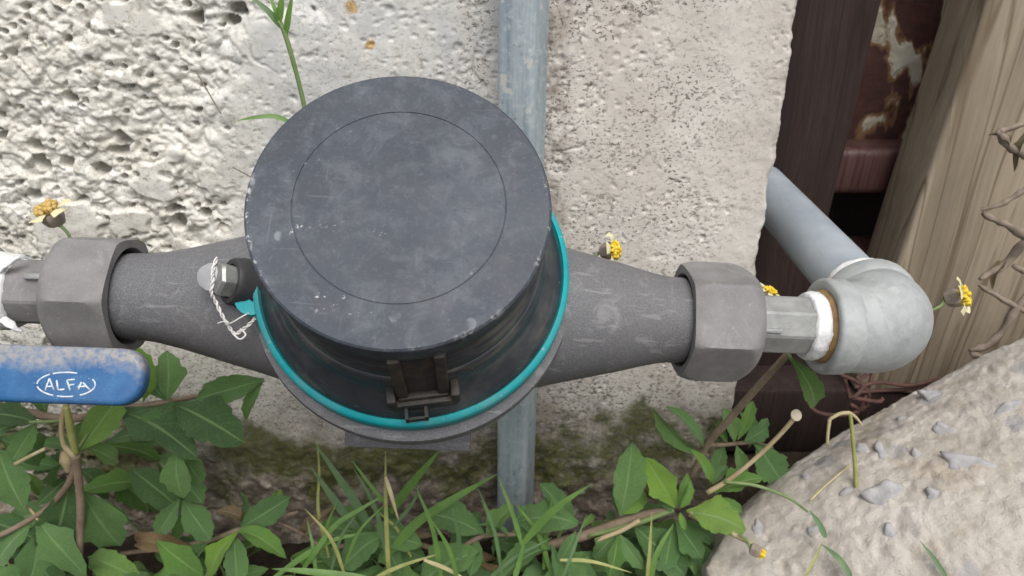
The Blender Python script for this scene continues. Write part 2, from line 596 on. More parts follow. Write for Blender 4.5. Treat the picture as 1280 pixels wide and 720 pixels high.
    blot = n.ramp(n.noise(230, 4, 0.65, vec=n.map((1, 1, 1.2), loc=(2, 0, 4)), dist=0.5), [(0.59, 0.0), (0.64, 0.8)])
    c = n.mix(n.math('MULTIPLY', blot, cl), c, (0.20, 0.18, 0.15))
    hgt = n.math('ADD', n.math('MULTIPLY', n.noise(700, 4, 0.7), 0.5), n.noise(220, 4, 0.6))
    return n.bsdf(c, n.ramp(lm, [(0.0, 0.85), (0.8, 0.5)]), n.bump(hgt, 0.30, 0.0011), spec=0.35)


def mat_wood(name, a, b, c3, rough=0.75, gscale=1.0, weather=0.4):
    n = N(name)
    warp = n.node('ShaderNodeVectorMath', operation='MULTIPLY_ADD')
    n._in(warp.inputs[0], n.noise(9, 2, 0.5, vec=n.map((1, 1, 0.35)), col=True))
    warp.inputs[1].default_value = (0.03, 0.0, 0.0)
    n._in(warp.inputs[2], n.obj)
    v = n.map((1, 0.8, 0.035), vec=warp.outputs[0])
    g = n.noise(420 * gscale, 5, 0.65, vec=v)
    c = n.ramp(g, [(0.3, a), (0.7, b)])
    br = n.noise(48 * gscale, 3, 0.5, vec=v)
    c = n.mix(n.ramp(br, [(0.35, 0.55), (0.6, 0.0)]), c, tuple(p * 0.62 for p in a))
    ln = n.math('ABSOLUTE', n.math('SUBTRACT', n.noise(62 * gscale, 2, 0.4, vec=v), 0.5))
    lines = n.ramp(ln, [(0.0, 0.9), (0.03, 0.0)])
    c = n.mix(lines, c, c3)
    ln2 = n.math('ABSOLUTE', n.math('SUBTRACT', n.noise(120 * gscale, 2, 0.4, vec=v), 0.47))
    c = n.mix(n.ramp(ln2, [(0.0, 0.55), (0.02, 0.0)]), c, c3)
    c = n.mix(n.ramp(n.noise(24, 5, 0.7, vec=n.map((1, 1, 0.4))), [(0.45, 0.0), (0.7, weather)]), c, tuple(x * 0.55 for x in a))
    h = n.math('SUBTRACT', g, n.math('MULTIPLY', lines, 0.6))
    return n.bsdf(c, rough, n.bump(h, 0.35, 0.0007), spec=0.3)


def mat_rust():
    n = N('rusty_flaking_sheet')
    c = n.ramp(n.noise(90, 6, 0.7), [(0.3, (0.035, 0.014, 0.011)), (0.6, (0.078, 0.027, 0.02)), (0.8, (0.13, 0.055, 0.036))])
    p = n.noise(21, 4, 0.5, dist=0.5, vec=n.map((1.25, 1, 0.8), loc=(1.35, 0, 2.1)))
    c = n.mix(n.ramp(p, [(0.485, 0.0), (0.505, 0.8)]), c, (0.22, 0.12, 0.05))
    c = n.mix(n.ramp(p, [(0.515, 0.0), (0.53, 1.0)]), c, n.ramp(n.noise(80, 4), [(0.3, (0.40, 0.36, 0.27)), (0.7, (0.56, 0.52, 0.42))]))
    return n.bsdf(c, 0.7, n.bump(n.math('ADD', n.noise(130, 5), n.ramp(p, [(0.53, 0.0), (0.55, 0.6)])), 0.6, 0.002))


def mat_rock():
    n = N('broken_concrete')
    c = n.ramp(n.noise(24, 6, 0.65), [(0.3, (0.40, 0.355, 0.295)), (0.5, (0.54, 0.495, 0.435)), (0.72, (0.66, 0.62, 0.565))])
    c = n.mix(n.ramp(n.noise(45, 5, 0.6, dist=0.5), [(0.55, 0.0), (0.68, 0.65)]), c, (0.34, 0.315, 0.29))
    c = n.mix(n.ramp(n.noise(35, 5, 0.65, vec=n.map(loc=(4, 2, 1))), [(0.55, 0.0), (0.7, 0.5)]), c, (0.37, 0.285, 0.185))
    c = n.mix(n.ramp(n.noise(260, 5, 0.75), [(0.62, 0.0), (0.70, 0.7)]), c, (0.15, 0.12, 0.09))
    c = n.mix(n.ramp(n.noise(500, 3, 0.7), [(0.60, 0.0), (0.7, 0.5)]), c, (0.66, 0.61, 0.54))
    vc = n.sep(n.vor(62, vec=n.map((1, 1, 1)), out='Color'))
    stn = n.math('MULTIPLY', n.ramp(vc[0], [(0.70, 0.0), (0.72, 1.0)]), n.ramp(n.math('ADD', n.vor(62), n.math('MULTIPLY', n.noise(260, 3), 0.35)), [(0.46, 0.8), (0.54, 0.0)]))
    c = n.mix(stn, c, n.ramp(vc[1], [(0.0, (0.27, 0.265, 0.275)), (1.0, (0.43, 0.41, 0.40))]))
    h = n.math('ADD', n.noise(220, 6, 0.75), n.math('MULTIPLY', n.noise(900, 4, 0.75), 0.5))
    return n.bsdf(c, 0.88, n.bump(h, 0.8, 0.0025), spec=0.25)


def mat_soil():
    n = N('dark_soil')
    c = n.ramp(n.noise(110, 6, 0.7), [(0.3, (0.018, 0.013, 0.009)), (0.55, (0.045, 0.032, 0.022)), (0.75, (0.10, 0.072, 0.05))])
    return n.bsdf(c, 0.95, n.bump(n.noise(170, 6, 0.7), 0.9, 0.004), spec=0.2)


def mat_leaf(name, a, b, vein, tr=0.22):
    n = N(name)
    u = n.sep(n.uv)
    x, y = u[0], u[1]          # x in -1..1 across, y 0..1 along
    ax = n.math('ABSOLUTE', x)
    c = n.ramp(n.noise(55, 4, 0.6), [(0.3, a), (0.7, b)])
    r = n.rnd()
    c = n.mix(1.0, c, n.ramp(r, [(0.0, (0.50, 0.56, 0.62)), (0.35, (0.85, 0.9, 0.9)), (0.7, (1.0, 1.0, 1.0)), (0.9, (1.2, 1.12, 0.9)), (1.0, (1.5, 1.28, 0.7))]), 'MULTIPLY')
    # side veins run out and forward from the midrib
    s = n.math('SUBTRACT', y, n.math('MULTIPLY', ax, 0.22))
    tri = n.math('PINGPONG', n.math('ADD', s, 0.02), 0.065)
    sv = n.ramp(n.math('MULTIPLY', tri, 15.0), [(0.0, 0.2), (0.16, 0.0)])
    mv = n.ramp(ax, [(0.035, 0.85), (0.10, 0.0)])
    c = n.mix(n.math('MAXIMUM', sv, mv), c, vein)
    c = n.mix(n.ramp(n.noise(38, 4, 0.6, vec=n.map(loc=(1, 4, 9))), [(0.5, 0.0), (0.72, 0.5)]), c, (0.20, 0.27, 0.06))
    # leaf miner trails, specks
    c = n.mix(n.ramp(n.noise(330, 4, 0.75), [(0.68, 0.0), (0.73, 0.5)]), c, (0.26, 0.33, 0.20))
    c = n.mix(n.ramp(n.noise(60, 3, 0.6, vec=n.map(loc=(2, 7, 1))), [(0.70, 0.0), (0.74, 0.55)]), c, (0.16, 0.12, 0.05))
    h = n.math('SUBTRACT', n.noise(420, 3), n.math('MAXIMUM', sv, mv))
    tc = n.mix(0.5, c, (0.14, 0.26, 0.025))
    return n.bsdf(c, n.ramp(n.noise(200, 2), [(0.3, 0.36), (0.7, 0.55)]), n.bump(h, 0.6, 0.0009), spec=0.5, trans=tr, tcol=tc, sheen=0.05)


M_LID = mat_lid()
M_SKIRT = mat_skirt()
M_LATCH = mat_dirty_latch()
M_BODY = mat_body()
M_NUT = mat_nut()
M_TEAL = mat_teal()
M_BLACK = mat_simple('black_rubber', (0.018, 0.018, 0.019), (0.04, 0.04, 0.041), rough=0.55)
M_STEEL = mat_simple('dull_steel', (0.2, 0.205, 0.2), (0.37, 0.375, 0.36), scale=180, rough=0.42, metal=0.5)
M_GLARE = mat_simple('milky_glare', (0.36, 0.365, 0.375), (0.50, 0.505, 0.515), rough=0.35, trans=0.25)
M_WIRE = mat_simple('pale_twisted_wire', (0.55, 0.53, 0.5), (0.75, 0.73, 0.7), scale=400, rough=0.5)
M_TAIL = mat_simple('grey_tailpiece', (0.20, 0.205, 0.195), (0.31, 0.31, 0.295), scale=150, rough=0.5, metal=0.15, bump=0.35)
M_TAPE = mat_tape()
M_GALV = mat_galv()
M_ZINC = mat_zinc_cast()
M_PVC = mat_pvc()
M_RUSTRING = mat_simple('rust_smear', (0.22, 0.12, 0.04), (0.40, 0.26, 0.12), scale=300)
M_HANDLE = mat_handle()
M_LETTER = mat_simple('worn_white_print', (0.34, 0.42, 0.48), (0.68, 0.70, 0.71), scale=700)
M_BRASS = mat_simple('dull_nickel', (0.28, 0.27, 0.25), (0.42, 0.41, 0.38), rough=0.4, metal=0.6)
M_WALL = mat_wall()
M_TIMBER = mat_wood('pale_weathered_timber', (0.285, 0.23, 0.158), (0.40, 0.338, 0.252), (0.15, 0.112, 0.072))
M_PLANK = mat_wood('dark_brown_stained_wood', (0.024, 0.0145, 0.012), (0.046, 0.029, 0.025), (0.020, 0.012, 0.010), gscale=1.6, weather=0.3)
M_RAIL = mat_wood('red_brown_painted_wood', (0.065, 0.03, 0.027), (0.12, 0.062, 0.056), (0.05, 0.022, 0.02), rough=0.4, weather=0.3)
M_RUST = mat_rust()
M_WIRE_R = mat_simple('rusty_wire', (0.045, 0.019, 0.014), (0.095, 0.042, 0.031), scale=200, rough=0.8)
M_ROCK = mat_rock()
M_STONE = mat_simple('grey_aggregate', (0.23, 0.225, 0.23), (0.42, 0.405, 0.40), scale=150, rough=0.85, bump=0.9, bscale=260)
M_SOIL = mat_soil()
M_LEAF = mat_leaf('mid_green_leaf', (0.085, 0.185, 0.052), (0.155, 0.295, 0.095), (0.22, 0.36, 0.145))
M_LEAF_B = mat_leaf('bright_green_leaf', (0.115, 0.26, 0.04), (0.18, 0.345, 0.075), (0.29, 0.43, 0.14), tr=0.3)
M_LEAF_D = mat_leaf('dry_brown_leaf', (0.16, 0.095, 0.05), (0.27, 0.17, 0.10), (0.33, 0.23, 0.14), tr=0.15)
M_GRASS = mat_simple('green_grass_blade', (0.085, 0.18, 0.03), (0.15, 0.27, 0.06), scale=90, rough=0.5, trans=0.25)
M_GRASS_D = mat_simple('dull_green_blade', (0.065, 0.13, 0.045), (0.115, 0.195, 0.08), scale=90, rough=0.5, trans=0.2)
M_STRAW = mat_simple('pale_straw', (0.33, 0.28, 0.13), (0.50, 0.44, 0.26), scale=150, rough=0.7)
M_STRAWY = mat_simple('yellow_green_straw', (0.17, 0.20, 0.045), (0.30, 0.29, 0.10), scale=150, rough=0.6)
M_STEM = mat_simple('brown_hairy_stem', (0.125, 0.085, 0.055), (0.24, 0.185, 0.125), scale=120, rough=0.8, bump=0.5)
M_STEMT = mat_simple('tan_cut_stem', (0.28, 0.215, 0.11), (0.40, 0.33, 0.19), scale=120, rough=0.7, bump=0.4)
M_STEMG = mat_simple('green_stem', (0.10, 0.16, 0.045), (0.19, 0.25, 0.10), scale=120, rough=0.6)
M_TWIG = mat_simple('dead_twig', (0.13, 0.10, 0.075), (0.26, 0.21, 0.16), scale=140, rough=0.85, bump=0.5)
M_YELLOW = mat_simple('yellow_floret', (0.76, 0.50, 0.02), (0.86, 0.68, 0.07), scale=400, rough=0.6, trans=0.15)
M_CREAM = mat_simple('cream_petal', (0.74, 0.66, 0.30), (0.82, 0.78, 0.56), scale=300, rough=0.6, trans=0.3)
M_OCHRE = mat_simple('faded_ochre_petal', (0.60, 0.40, 0.10), (0.74, 0.56, 0.22), scale=300, rough=0.7, trans=0.25)
M_CALYX = mat_simple('purplish_green_calyx', (0.17, 0.125, 0.12), (0.28, 0.25, 0.18), scale=260, rough=0.8)

# ------------------------------------------------------------------ ground
def build_soil():
    xs = np.concatenate([[-30, -6, -1.5, -0.7], np.linspace(-0.45, 0.45, 181), [0.7, 1.5, 6, 30]])
    ys = np.concatenate([[-30, -6, -1.5, -0.4, 0.0], np.linspace(0.1, 0.6, 101), [0.8, 1.5, 6, 30]])
    X, Y = np.meshgrid(xs, ys)
    near = (np.abs(X) < 0.46) & (Y > 0.05) & (Y < 0.62)
    Z = np.where(near, (fbm(X * 22, Y * 22, 3, 3) - 0.5) * 0.02 + (fbm(X * 120, Y * 120, 8, 3) - 0.5) * 0.009, 0.0)
    n, m = X.shape
    v = np.stack([X, Y, Z], -1).reshape(-1, 3)
    f = [(i * m + j, i * m + j + 1, (i + 1) * m + j + 1, (i + 1) * m + j) for i in range(n - 1) for j in range(m - 1)]
    o = obj('soil', (v.tolist(), f), M_SOIL, M=Matrix.Identity(4), sharp=None)
    tag(o, kind='structure')


build_soil()

# ------------------------------------------------------------------ concrete wall
WY = 0.328
WEDGE = 0.1215


def build_wall():
    st = 0.00055
    xs = np.concatenate([np.linspace(-0.60, -0.27, 40)[:-1], np.arange(-0.27, -0.03, 0.0007), np.linspace(-0.03, WEDGE, 290)])
    zs = np.concatenate([np.arange(-0.02, 0.325, st), np.linspace(0.325, 0.55, 30)[1:]])
    X, Z = np.meshgrid(xs, zs)
    wx = X + (fbm(X * 90, Z * 90, 40, 2) - 0.5) * 0.006
    wz = Z + (fbm(X * 90, Z * 90, 44, 2) - 0.5) * 0.006
    # smooth trowelled part
    h = (fbm(X * 9, Z * 9, 1, 3) - 0.5) * 0.005 + (fbm(X * 160, Z * 160, 5, 3) - 0.5) * 0.0006
    dens = sstep(0.44, 0.62, fbm(X * 24, Z * 24, 31, 3))
    f1, rid = worley(wx * 250, wz * 330, 21)
    pit = np.clip(1 - f1 / (0.12 + 0.34 * np.maximum(rid - 0.6, 0) / 0.4), 0, 1) * (rid > 0.6)
    h = h - np.sqrt(pit) * 0.0007 * (0.12 + 0.88 * dens)
    f1, rid = worley(wx * 95, wz * 120, 61)
    pit = np.clip(1 - f1 / 0.22, 0, 1) * (rid > 0.87)
    h = h - np.sqrt(pit) * 0.0009 * (0.2 + dens)
    # cracks / trowel ridges
    rdg = np.abs(fbm(X * 34, Z * 34, 77, 3) - 0.5)
    h = h - 0.0011 * sstep(0.012, 0.0, rdg) * sstep(0.5, 0.62, fbm(X * 15, Z * 15, 81, 2))
    # rough popcorn render on the left
    m = sstep(-0.018, 0.014, -(X + 0.104 + 0.55 * (0.30 - Z)) + (fbm(X * 38, Z * 38, 13, 4) - 0.5) * 0.075)
    w2x = X + (fbm(X * 150, Z * 150, 140, 2) - 0.5) * 0.006
    w2z = Z + (fbm(X * 150, Z * 150, 144, 2) - 0.5) * 0.0055
    a, ra = worley(w2x * 150, w2z * 165, 3)
    b, rb = worley(w2x * 330, w2z * 350, 4)
    big, rbig = worley(w2x * 62, w2z * 72, 9)
    lump = np.sqrt(np.clip(1 - (a / 0.70) ** 2, 0, 1)) * (0.40 + 0.60 * ra)
    lump2 = np.sqrt(np.clip(1 - (b / 0.72) ** 2, 0, 1)) * (0.2 + 0.8 * rb)
    lump3 = np.sqrt(np.clip(1 - (big / 0.70) ** 2, 0, 1)) * (0.2 + 0.8 * rbig)
    r = lump * 0.0023 + lump2 * 0.0015 + lump3 * 0.0020 + (fbm(X * 26, Z * 26, 29, 3) - 0.5) * 0.005
    r = r + (fbm(X * 420, Z * 420, 71, 2) - 0.5) * 0.0006
    c, rc = worley(w2x * 84, w2z * 98, 19)
    hole = sstep(0.33, 0.20, c) * (rc > 0.86)
    r = r - hole * 0.011 - 0.002
    pc, pr_ = worley(wx * 175, wz * 190, 203)
    r = r - sstep(0.26, 0.16, pc) * (pr_ > 0.74) * 0.006
    # flat smears of cement over the lumps
    sm = sstep(0.575, 0.60, fbm(X * 36 + 9, Z * 44, 117, 4))
    r = r * (1 - sm) + (0.0024 + (fbm(X * 60, Z * 60, 119, 3) - 0.5) * 0.003) * sm
    h = h * (1 - m) + (r - 0.0042) * m
    # lime nodules low on the damp foot
    ft = sstep(0.10, 0.03, Z)
    h = h + ft * ((fbm(X * 70, Z * 70, 33, 4) - 0.5) * 0.010)
    # crumbled right corner
    e = WEDGE - X
    chip = fbm(Z * 75, X * 0 + 3, 55, 4)
    h = h - 0.0060 * np.clip(1 - e / (0.0010 + 0.005 * chip), 0, 1) ** 1.5
    Xd = X + np.where(e < 0.012, (1 - e / 0.012), 0) * ((fbm(Z * 95, X * 0, 57, 4) - 0.5) * 0.0042 + (fbm(Z * 14, X * 0, 59, 2) - 0.5) * 0.003)
    Y = WY - h
    n, k = X.shape
    v = np.stack([Xd, Y, Z], -1).reshape(-1, 3)
    ii = np.arange(n * k).reshape(n, k)
    q = np.stack([ii[:-1, :-1], ii[:-1, 1:], ii[1:, 1:], ii[1:, :-1]], -1).reshape(-1, 4)
    # end face and back
    ex = v[ii[:, -1]]
    cols = []
    for t in (0.006, 0.012, 0.02, 0.045):
        w_ = ex.copy()
        w_[:, 1] += t
        w_[:, 0] += -0.004 * min(1, t / 0.02) + (fbm(ex[:, 2] * 130 + t * 900, ex[:, 2] * 0 + t * 100, 66, 3) - 0.5) * 0.003
        cols.append(w_)
    base = len(v)
    v = np.concatenate([v] + cols)
    prev = ii[:, -1]
    qs = [q]
    for c_ in range(len(cols)):
        cur = base + c_ * n + np.arange(n)
        qs.append(np.stack([prev[:-1], cur[:-1], cur[1:], prev[1:]], -1))
        prev = cur
    q = np.concatenate(qs)
    back = len(v)
    yb = WY + 0.055
    v = np.concatenate([v, [[-0.60, yb, -0.02], [WEDGE - 0.004, yb, -0.02], [WEDGE - 0.004, yb, 0.55], [-0.60, yb, 0.55]]])
    q = np.concatenate([q, [[back + 1, back, back + 3, back + 2]]])
    v[:, 1] -= WY
    me = bpy.data.meshes.new('concrete_wall')
    me.vertices.add(len(v))
    me.vertices.foreach_set('co', v.astype(np.float32).ravel())
    me.loops.add(q.size)
    me.loops.foreach_set('vertex_index', q.astype(np.int32).ravel())
    me.polygons.add(len(q))
    me.polygons.foreach_set('loop_start', np.arange(0, q.size, 4, dtype=np.int32))
    me.polygons.foreach_set('use_smooth', np.ones(len(q), dtype=bool))
    me.update()
    me.validate()
    me.materials.append(M_WALL)
    o = put('concrete_wall', me, None, Matrix.Translation((0, WY, 0)))
    tag(o, 'weathered white concrete wall, lumpy render on one side and mossy at its foot', 'wall', kind='thing')


build_wall()

# ------------------------------------------------------------------ things behind the wall: posts, rails, panel
lean = lambda x, z, deg: Matrix.Translation((x, 0, z)) @ Matrix.Rotation(rad(deg), 4, 'Y') @ Matrix.Translation((-x, 0, -z))
o = obj('timber_post', xf(box((0.287, 0.42, 0.32), (0.108, 0.04, 0.53), 0.003, 3), lean(0.233, 0.18, 4.2)), M_TIMBER, origin=V((0.287, 0.42, 0.055)))
tag(o, 'thick pale weathered timber post with wavy grain beside the grey elbow', 'post')
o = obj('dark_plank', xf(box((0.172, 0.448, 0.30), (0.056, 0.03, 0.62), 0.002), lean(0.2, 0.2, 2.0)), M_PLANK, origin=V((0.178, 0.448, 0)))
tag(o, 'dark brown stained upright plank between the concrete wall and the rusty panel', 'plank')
# rusty sheet, gently buckled
xs, zs = np.linspace(0.17, 0.36, 40), np.linspace(0.195, 0.56, 60)
X, Z = np.meshgrid(xs, zs)
Yp = 0.478 + (fbm(X * 18, Z * 18, 91, 3) - 0.5) * 0.008
pv = np.stack([X, Yp, Z], -1).reshape(-1, 3).tolist()
pf = [(i * 40 + j, i * 40 + j + 1, (i + 1) * 40 + j + 1, (i + 1) * 40 + j) for i in range(59) for j in range(39)]
kb = len(pv)
pv += [[p[0], p[1] + 0.003, p[2]] for p in pv]
pf += [tuple(kb + i for i in reversed(q)) for q in pf]
o = obj('rusty_metal_sheet', (pv, pf), M_RUST, origin=V((0.26, 0.478, 0.195)), sharp=None)
tag(o, 'rusty sheet metal panel with patches of flaking cream paint', 'panel')
rail_y = 0.462
for k, (zc, hh, lab) in enumerate(((0.188, 0.030, 'red brown glossy fence rail directly under the rusty panel'),
                                   (0.124, 0.022, 'lower red brown fence rail in the dark gap above the elbow'))):
    o = obj('fence_rail', box((0.28, rail_y, zc), (0.25, 0.028, hh), 0.005, 3), M_RAIL, origin=V((0.28, rail_y, zc - hh / 2)))
    tag(o, lab, 'rail', 'red brown fence rails')
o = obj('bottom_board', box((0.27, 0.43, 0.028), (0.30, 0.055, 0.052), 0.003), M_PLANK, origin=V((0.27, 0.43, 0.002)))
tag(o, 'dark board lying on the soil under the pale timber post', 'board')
o = obj('gap_shade_board', box((0.27, 0.515, 0.28), (0.42, 0.02, 0.56), 0.002), M_PLANK, origin=V((0.27, 0.515, 0)))  # dark sheet added to give the gap behind the rails its shade
tag(o, 'added dark sheet standing in for the shade of the gap far behind the rails', 'board')

# ------------------------------------------------------------------ galvanised post
pt, pb = V((0.0070, 0.3155, 0.50)), V((0.0012, 0.3155, -0.03))
tube = box((0, 0, 0.25), (0.0165, 0.0165, 0.56), 0.0022, 4)
mp = Matrix.Translation(pb.lerp(pt, 0.055)) @ (pt - pb).to_track_quat('Z', 'Y').to_matrix().to_4x4() @ Matrix.Rotation(rad(-24), 4, 'Z')
o = obj('steel_post', tube, M_GALV, M=mp)
tag(o, 'galvanised steel post with streaky zinc finish standing against the concrete wall', 'post')

# ------------------------------------------------------------------ water meter
PL, PR = at(112, 368, 0.270), at(900, 402, 0.284)
AX = (PR - PL).normalized()


def axpt(px):
    """the point of the pipe axis seen at photo column px"""
    lo, hi = -0.5, 0.5
    for _ in range(50):
        mid = (lo + hi) / 2
        p = PL + AX * mid - CAMP
        x = 640 + F * p.x / p.dot(_F)
        lo, hi = (mid, hi) if x < px else (lo, mid)
    return PL + AX * lo


NRM = V((0.0584, -0.6812, 0.7298)).normalized()
LIDC = V((-0.03038, 0.18896, H - 0.07062))
HL = 0.0542                         # lid top above the ring
RR = 0.0529                         # ring radius
ML = frame(LIDC - NRM * HL, NRM, AX)          # z = 0 at the teal ring
OA = axpt(513)
MA = frame(OA, AX, NRM)             # local z along the pipe
meter = thing('water_meter', ML.translation - NRM * 0.06, 'grey water meter with round dark lid and teal ring set in the pipe run', 'water meter')

s = lambda px: (axpt(px) - OA).dot(AX)
# casting: bowl + two flared necks
bowl = revolve([(0.0, -0.058), (0.026, -0.0575), (0.034, -0.054), (0.042, -0.044), (0.048, -0.030), (0.0528, -0.020), (0.0549, -0.0145), (0.0553, -0.0092), (0.0548, -0.0070), (0.0528, -0.0060), (0.050, -0.0055), (0.0, -0.004)][1:], 128)
neck_r = [(853, 0.0150), (852, 0.0162), (844, 0.0163), (833, 0.0164), (815, 0.0173), (800, 0.0184), (772, 0.0207), (740, 0.0229), (710, 0.0250), (680, 0.0272), (630, 0.031)]
neck_l = [(158, 0.0146), (159, 0.0156), (168, 0.0158), (185, 0.0160), (200, 0.0164), (233, 0.0184), (267, 0.0210), (300, 0.0236), (330, 0.0258), (380, 0.030)]


def dense(pr):
    xs_ = [s(p) for p, r in pr]
    t = np.linspace(0, 1, 40)
    k = np.linspace(0, 1, len(pr))
    return [(float(np.interp(q, k, [r for p, r in pr])), float(np.interp(q, k, xs_))) for q in t]


right_neck = revolve(list(reversed(dense(neck_r))), 72)
left_neck = revolve(dense(neck_l), 72)
cast_M = ML
toL = ML.inverted() @ MA
body = obj('body', bowl, M_BODY, meter, ML)
for vf, lab in ((left_neck, None), (right_neck, None)):
    obj('pipe_neck', vf, M_BODY, meter, MA)
# slab foot under the bowl
fo = frame(at(512, 536, 0.285), NRM * 0.55 + V((0, -1, 0)) * 0.55, AX)
obj('foot_plate', box((0, 0, 0), (0.0475, 0.013, 0.012), 0.001), M_BODY, meter, fo)
# register skirt: cap wall, fillet and sloping flange
skirt = revolve([(0.0500, -0.003), (0.0505, 0.0008), (0.0502, 0.0020), (0.0480, 0.0050), (0.0450, 0.0092), (0.0441, 0.0106), (0.0436, 0.0124), (0.0432, 0.0150), (0.0428, 0.0205), (0.0424, 0.0212), (0.0416, 0.0216), (0.0414, 0.0300), (0.0410, 0.0305), (0.0405, 0.0310), (0.0404, 0.040), (0.0404, 0.046)], 144)
obj('register_skirt', skirt, M_SKIRT, meter, ML @ Matrix.Translation((0, 0.0010, 0.0008)), sharp=50)
RL = 0.0416
g = 0.692 * RL
lid = revolve([(0.0402, HL - 0.0110), (0.0408, HL - 0.0112), (0.0411, HL - 0.009), (RL - 0.0001, HL - 0.0012), (RL - 0.0003, HL - 0.0005), (RL - 0.0009, HL), (g + 0.00020, HL), (g + 0.00008, HL - 0.00024), (g - 0.00008, HL - 0.00024), (g - 0.00020, HL), (0.001, HL + 0.0002)], 192)
obj('lid', lid, M_LID, meter, ML, sharp=30)
# teal ring with its seal lug
ring = revolve([(0.0500, -0.0058), (0.0525, -0.0056), (0.0530, -0.0049), (0.0529, 0.0013), (0.0524, 0.0022), (0.0515, 0.0026), (0.0509, 0.0029), (0.0503, 0.0012)], 160)
MRing = ML @ Matrix.Translation((0, 0.0011, 0.0012))
ring_o = obj('seal_ring', ring, M_TEAL, meter, MRing, sharp=50)


def lug():
    bm = bmesh.new()
    out, inn = [], []
    for k in range(24):
        a = 2 * math.pi * k / 24
        out.append(bm.verts.new((0.0056 * math.cos(a), 0.0062 * math.sin(a), 0)))
        inn.append(bm.verts.new((0.0017 * math.cos(a) - 0.0008, 0.0017 * math.sin(a), 0)))
    for k in range(24):
        bm.faces.new((out[k], out[(k + 1) % 24], inn[(k + 1) % 24], inn[k]))
    r = bmesh.ops.extrude_face_region(bm, geom=bm.faces[:])
    for e in r['geom']:
        if isinstance(e, bmesh.types.BMVert):
            e.co.z += 0.0022
    bmesh.ops.recalc_face_normals(bm, faces=bm.faces)
    bm.verts.index_update()
    vf = [v.co.copy() for v in bm.verts], [tuple(v.index for v in f.verts) for f in bm.faces]
    bm.free()
    return vf


LA = rad(193)
MLug = MRing @ Matrix.Translation((0.0533 * math.cos(LA), 0.0533 * math.sin(LA), -0.0012)) @ Matrix.Rotation(LA, 4, 'Z')
obj('lug', lug(), M_TEAL, ring_o, MLug, sharp=40)
# hinge latch on the front of the skirt
HA = rad(-90 + 9.0)
MH = ML @ Matrix.Rotation(HA, 4, 'Z') @ Matrix.Translation((0.0430, 0, 0)) @ Matrix.Rotation(rad(-6), 4, 'Y')       # x outward, y along, z up
latch = obj('latch', join(box((0.0010, 0.0000, 0.0090), (0.008, 0.0200, 0.0050), 0.0004), box((0.0004, 0, 0.0265), (0.0030, 0.0100, 0.0330), 0.0003)), M_LATCH, meter, MH)
for yy in (-0.0062, 0.0062):
    obj('latch_rib', box((0.0010, yy, 0.0278), (0.0046, 0.0034, 0.0330), 0.0006), M_LATCH, latch, MH)
obj('latch_bar', box((0.0024, 0.0, 0.0128), (0.0026, 0.0154, 0.0026), 0.0005), M_LATCH, latch, MH)
for yy in (-0.0096, 0.0096):
    obj('latch_stop', box((0.0022, yy, 0.0122), (0.0056, 0.0028, 0.0080), 0.0006), M_LATCH, latch, MH)
obj('latch_cup', join(box((0.0064, -0.0058, 0.0070), (0.004, 0.0010, 0.0042)), box((0.0064, 0.0002, 0.0070), (0.004, 0.0010, 0.0042)), box((0.0079, -0.0028, 0.0064), (0.0008, 0.0068, 0.0026))), M_LATCH, latch, MH)
# seal screw boss on the shoulder
B0, B1 = at(330, 358, 0.253), at(287, 351, 0.2445)
MB = frame(B0, B1 - B0, V((0, 0, 1)))
L = (B1 - B0).length
boss = obj('screw_boss', revolve([(0.0084, -0.002), (0.0084, L * 0.70), (0.0080, L * 0.80), (0.0080, L * 0.92), (0.0074, L), (0.0058, L), (0.0058, L - 0.0008)], 48), M_BLACK, meter, MB)
hexf = lambda t, r, z: r * math.cos(math.pi / 6) / math.cos(((t + 0.35) % (math.pi / 3)) - math.pi / 6)
obj('hex_screw', revolve([(0.0058, L - 0.001), (0.0058, L + 0.0036), (0.0051, L + 0.0046), (0.002, L + 0.0047)], 60, hexf), M_STEEL, boss, MB, sharp=25)
glareM = frame(at(262, 347, 0.2425), V((-0.3, -0.8, 0.5)), V((0, 0, 1)))
obj('glare_disc', jitter(revolve([(0.0025, -0.004), (0.0042, -0.0022), (0.0047, -0.0004), (0.0043, 0.0006), (0.0026, 0.0010), (0.0006, 0.0011)], 24), 0.0005, 300), M_GLARE, boss, glareM)  # pale disc modelled to imitate the whitish glare beside the screw head
# dark collars where the necks enter the nuts
for a_, b_, r_ in ((850, 866, 0.0158), (148, 160, 0.0154)):
    obj('gasket', revolve([(r_ - 0.002, s(a_)), (r_, s(a_) + 0.0004), (r_, s(b_) - 0.0004), (r_ - 0.002, s(b_))], 64), M_BLACK, meter, MA)

# ------------------------------------------------------------------ seal wire
wp = catmull([at(271, 322, 0.2425), at(266, 338, 0.2405), at(266, 352, 0.2395), at(264, 366, 0.2400), at(270, 378, 0.242), at(277, 393, 0.2425), at(286, 408, 0.243), at(294, 417, 0.243), at(306, 410, 0.243), at(317, 400, 0.2425), at(322, 393, 0.246)], 10)


def twist(path, off, turns, r, ph):
    out = []
    n = len(path)
    for i, p in enumerate(path):
        t = (path[min(i + 1, n - 1)] - path[max(i - 1, 0)]).normalized()
        x = t.orthogonal().normalized()
        y = t.cross(x)
        a = ph + turns * 2 * math.pi * i / n
        out.append(p + x * (off * math.cos(a)) + y * (off * math.sin(a)))
    return sweep(out, r, 6)


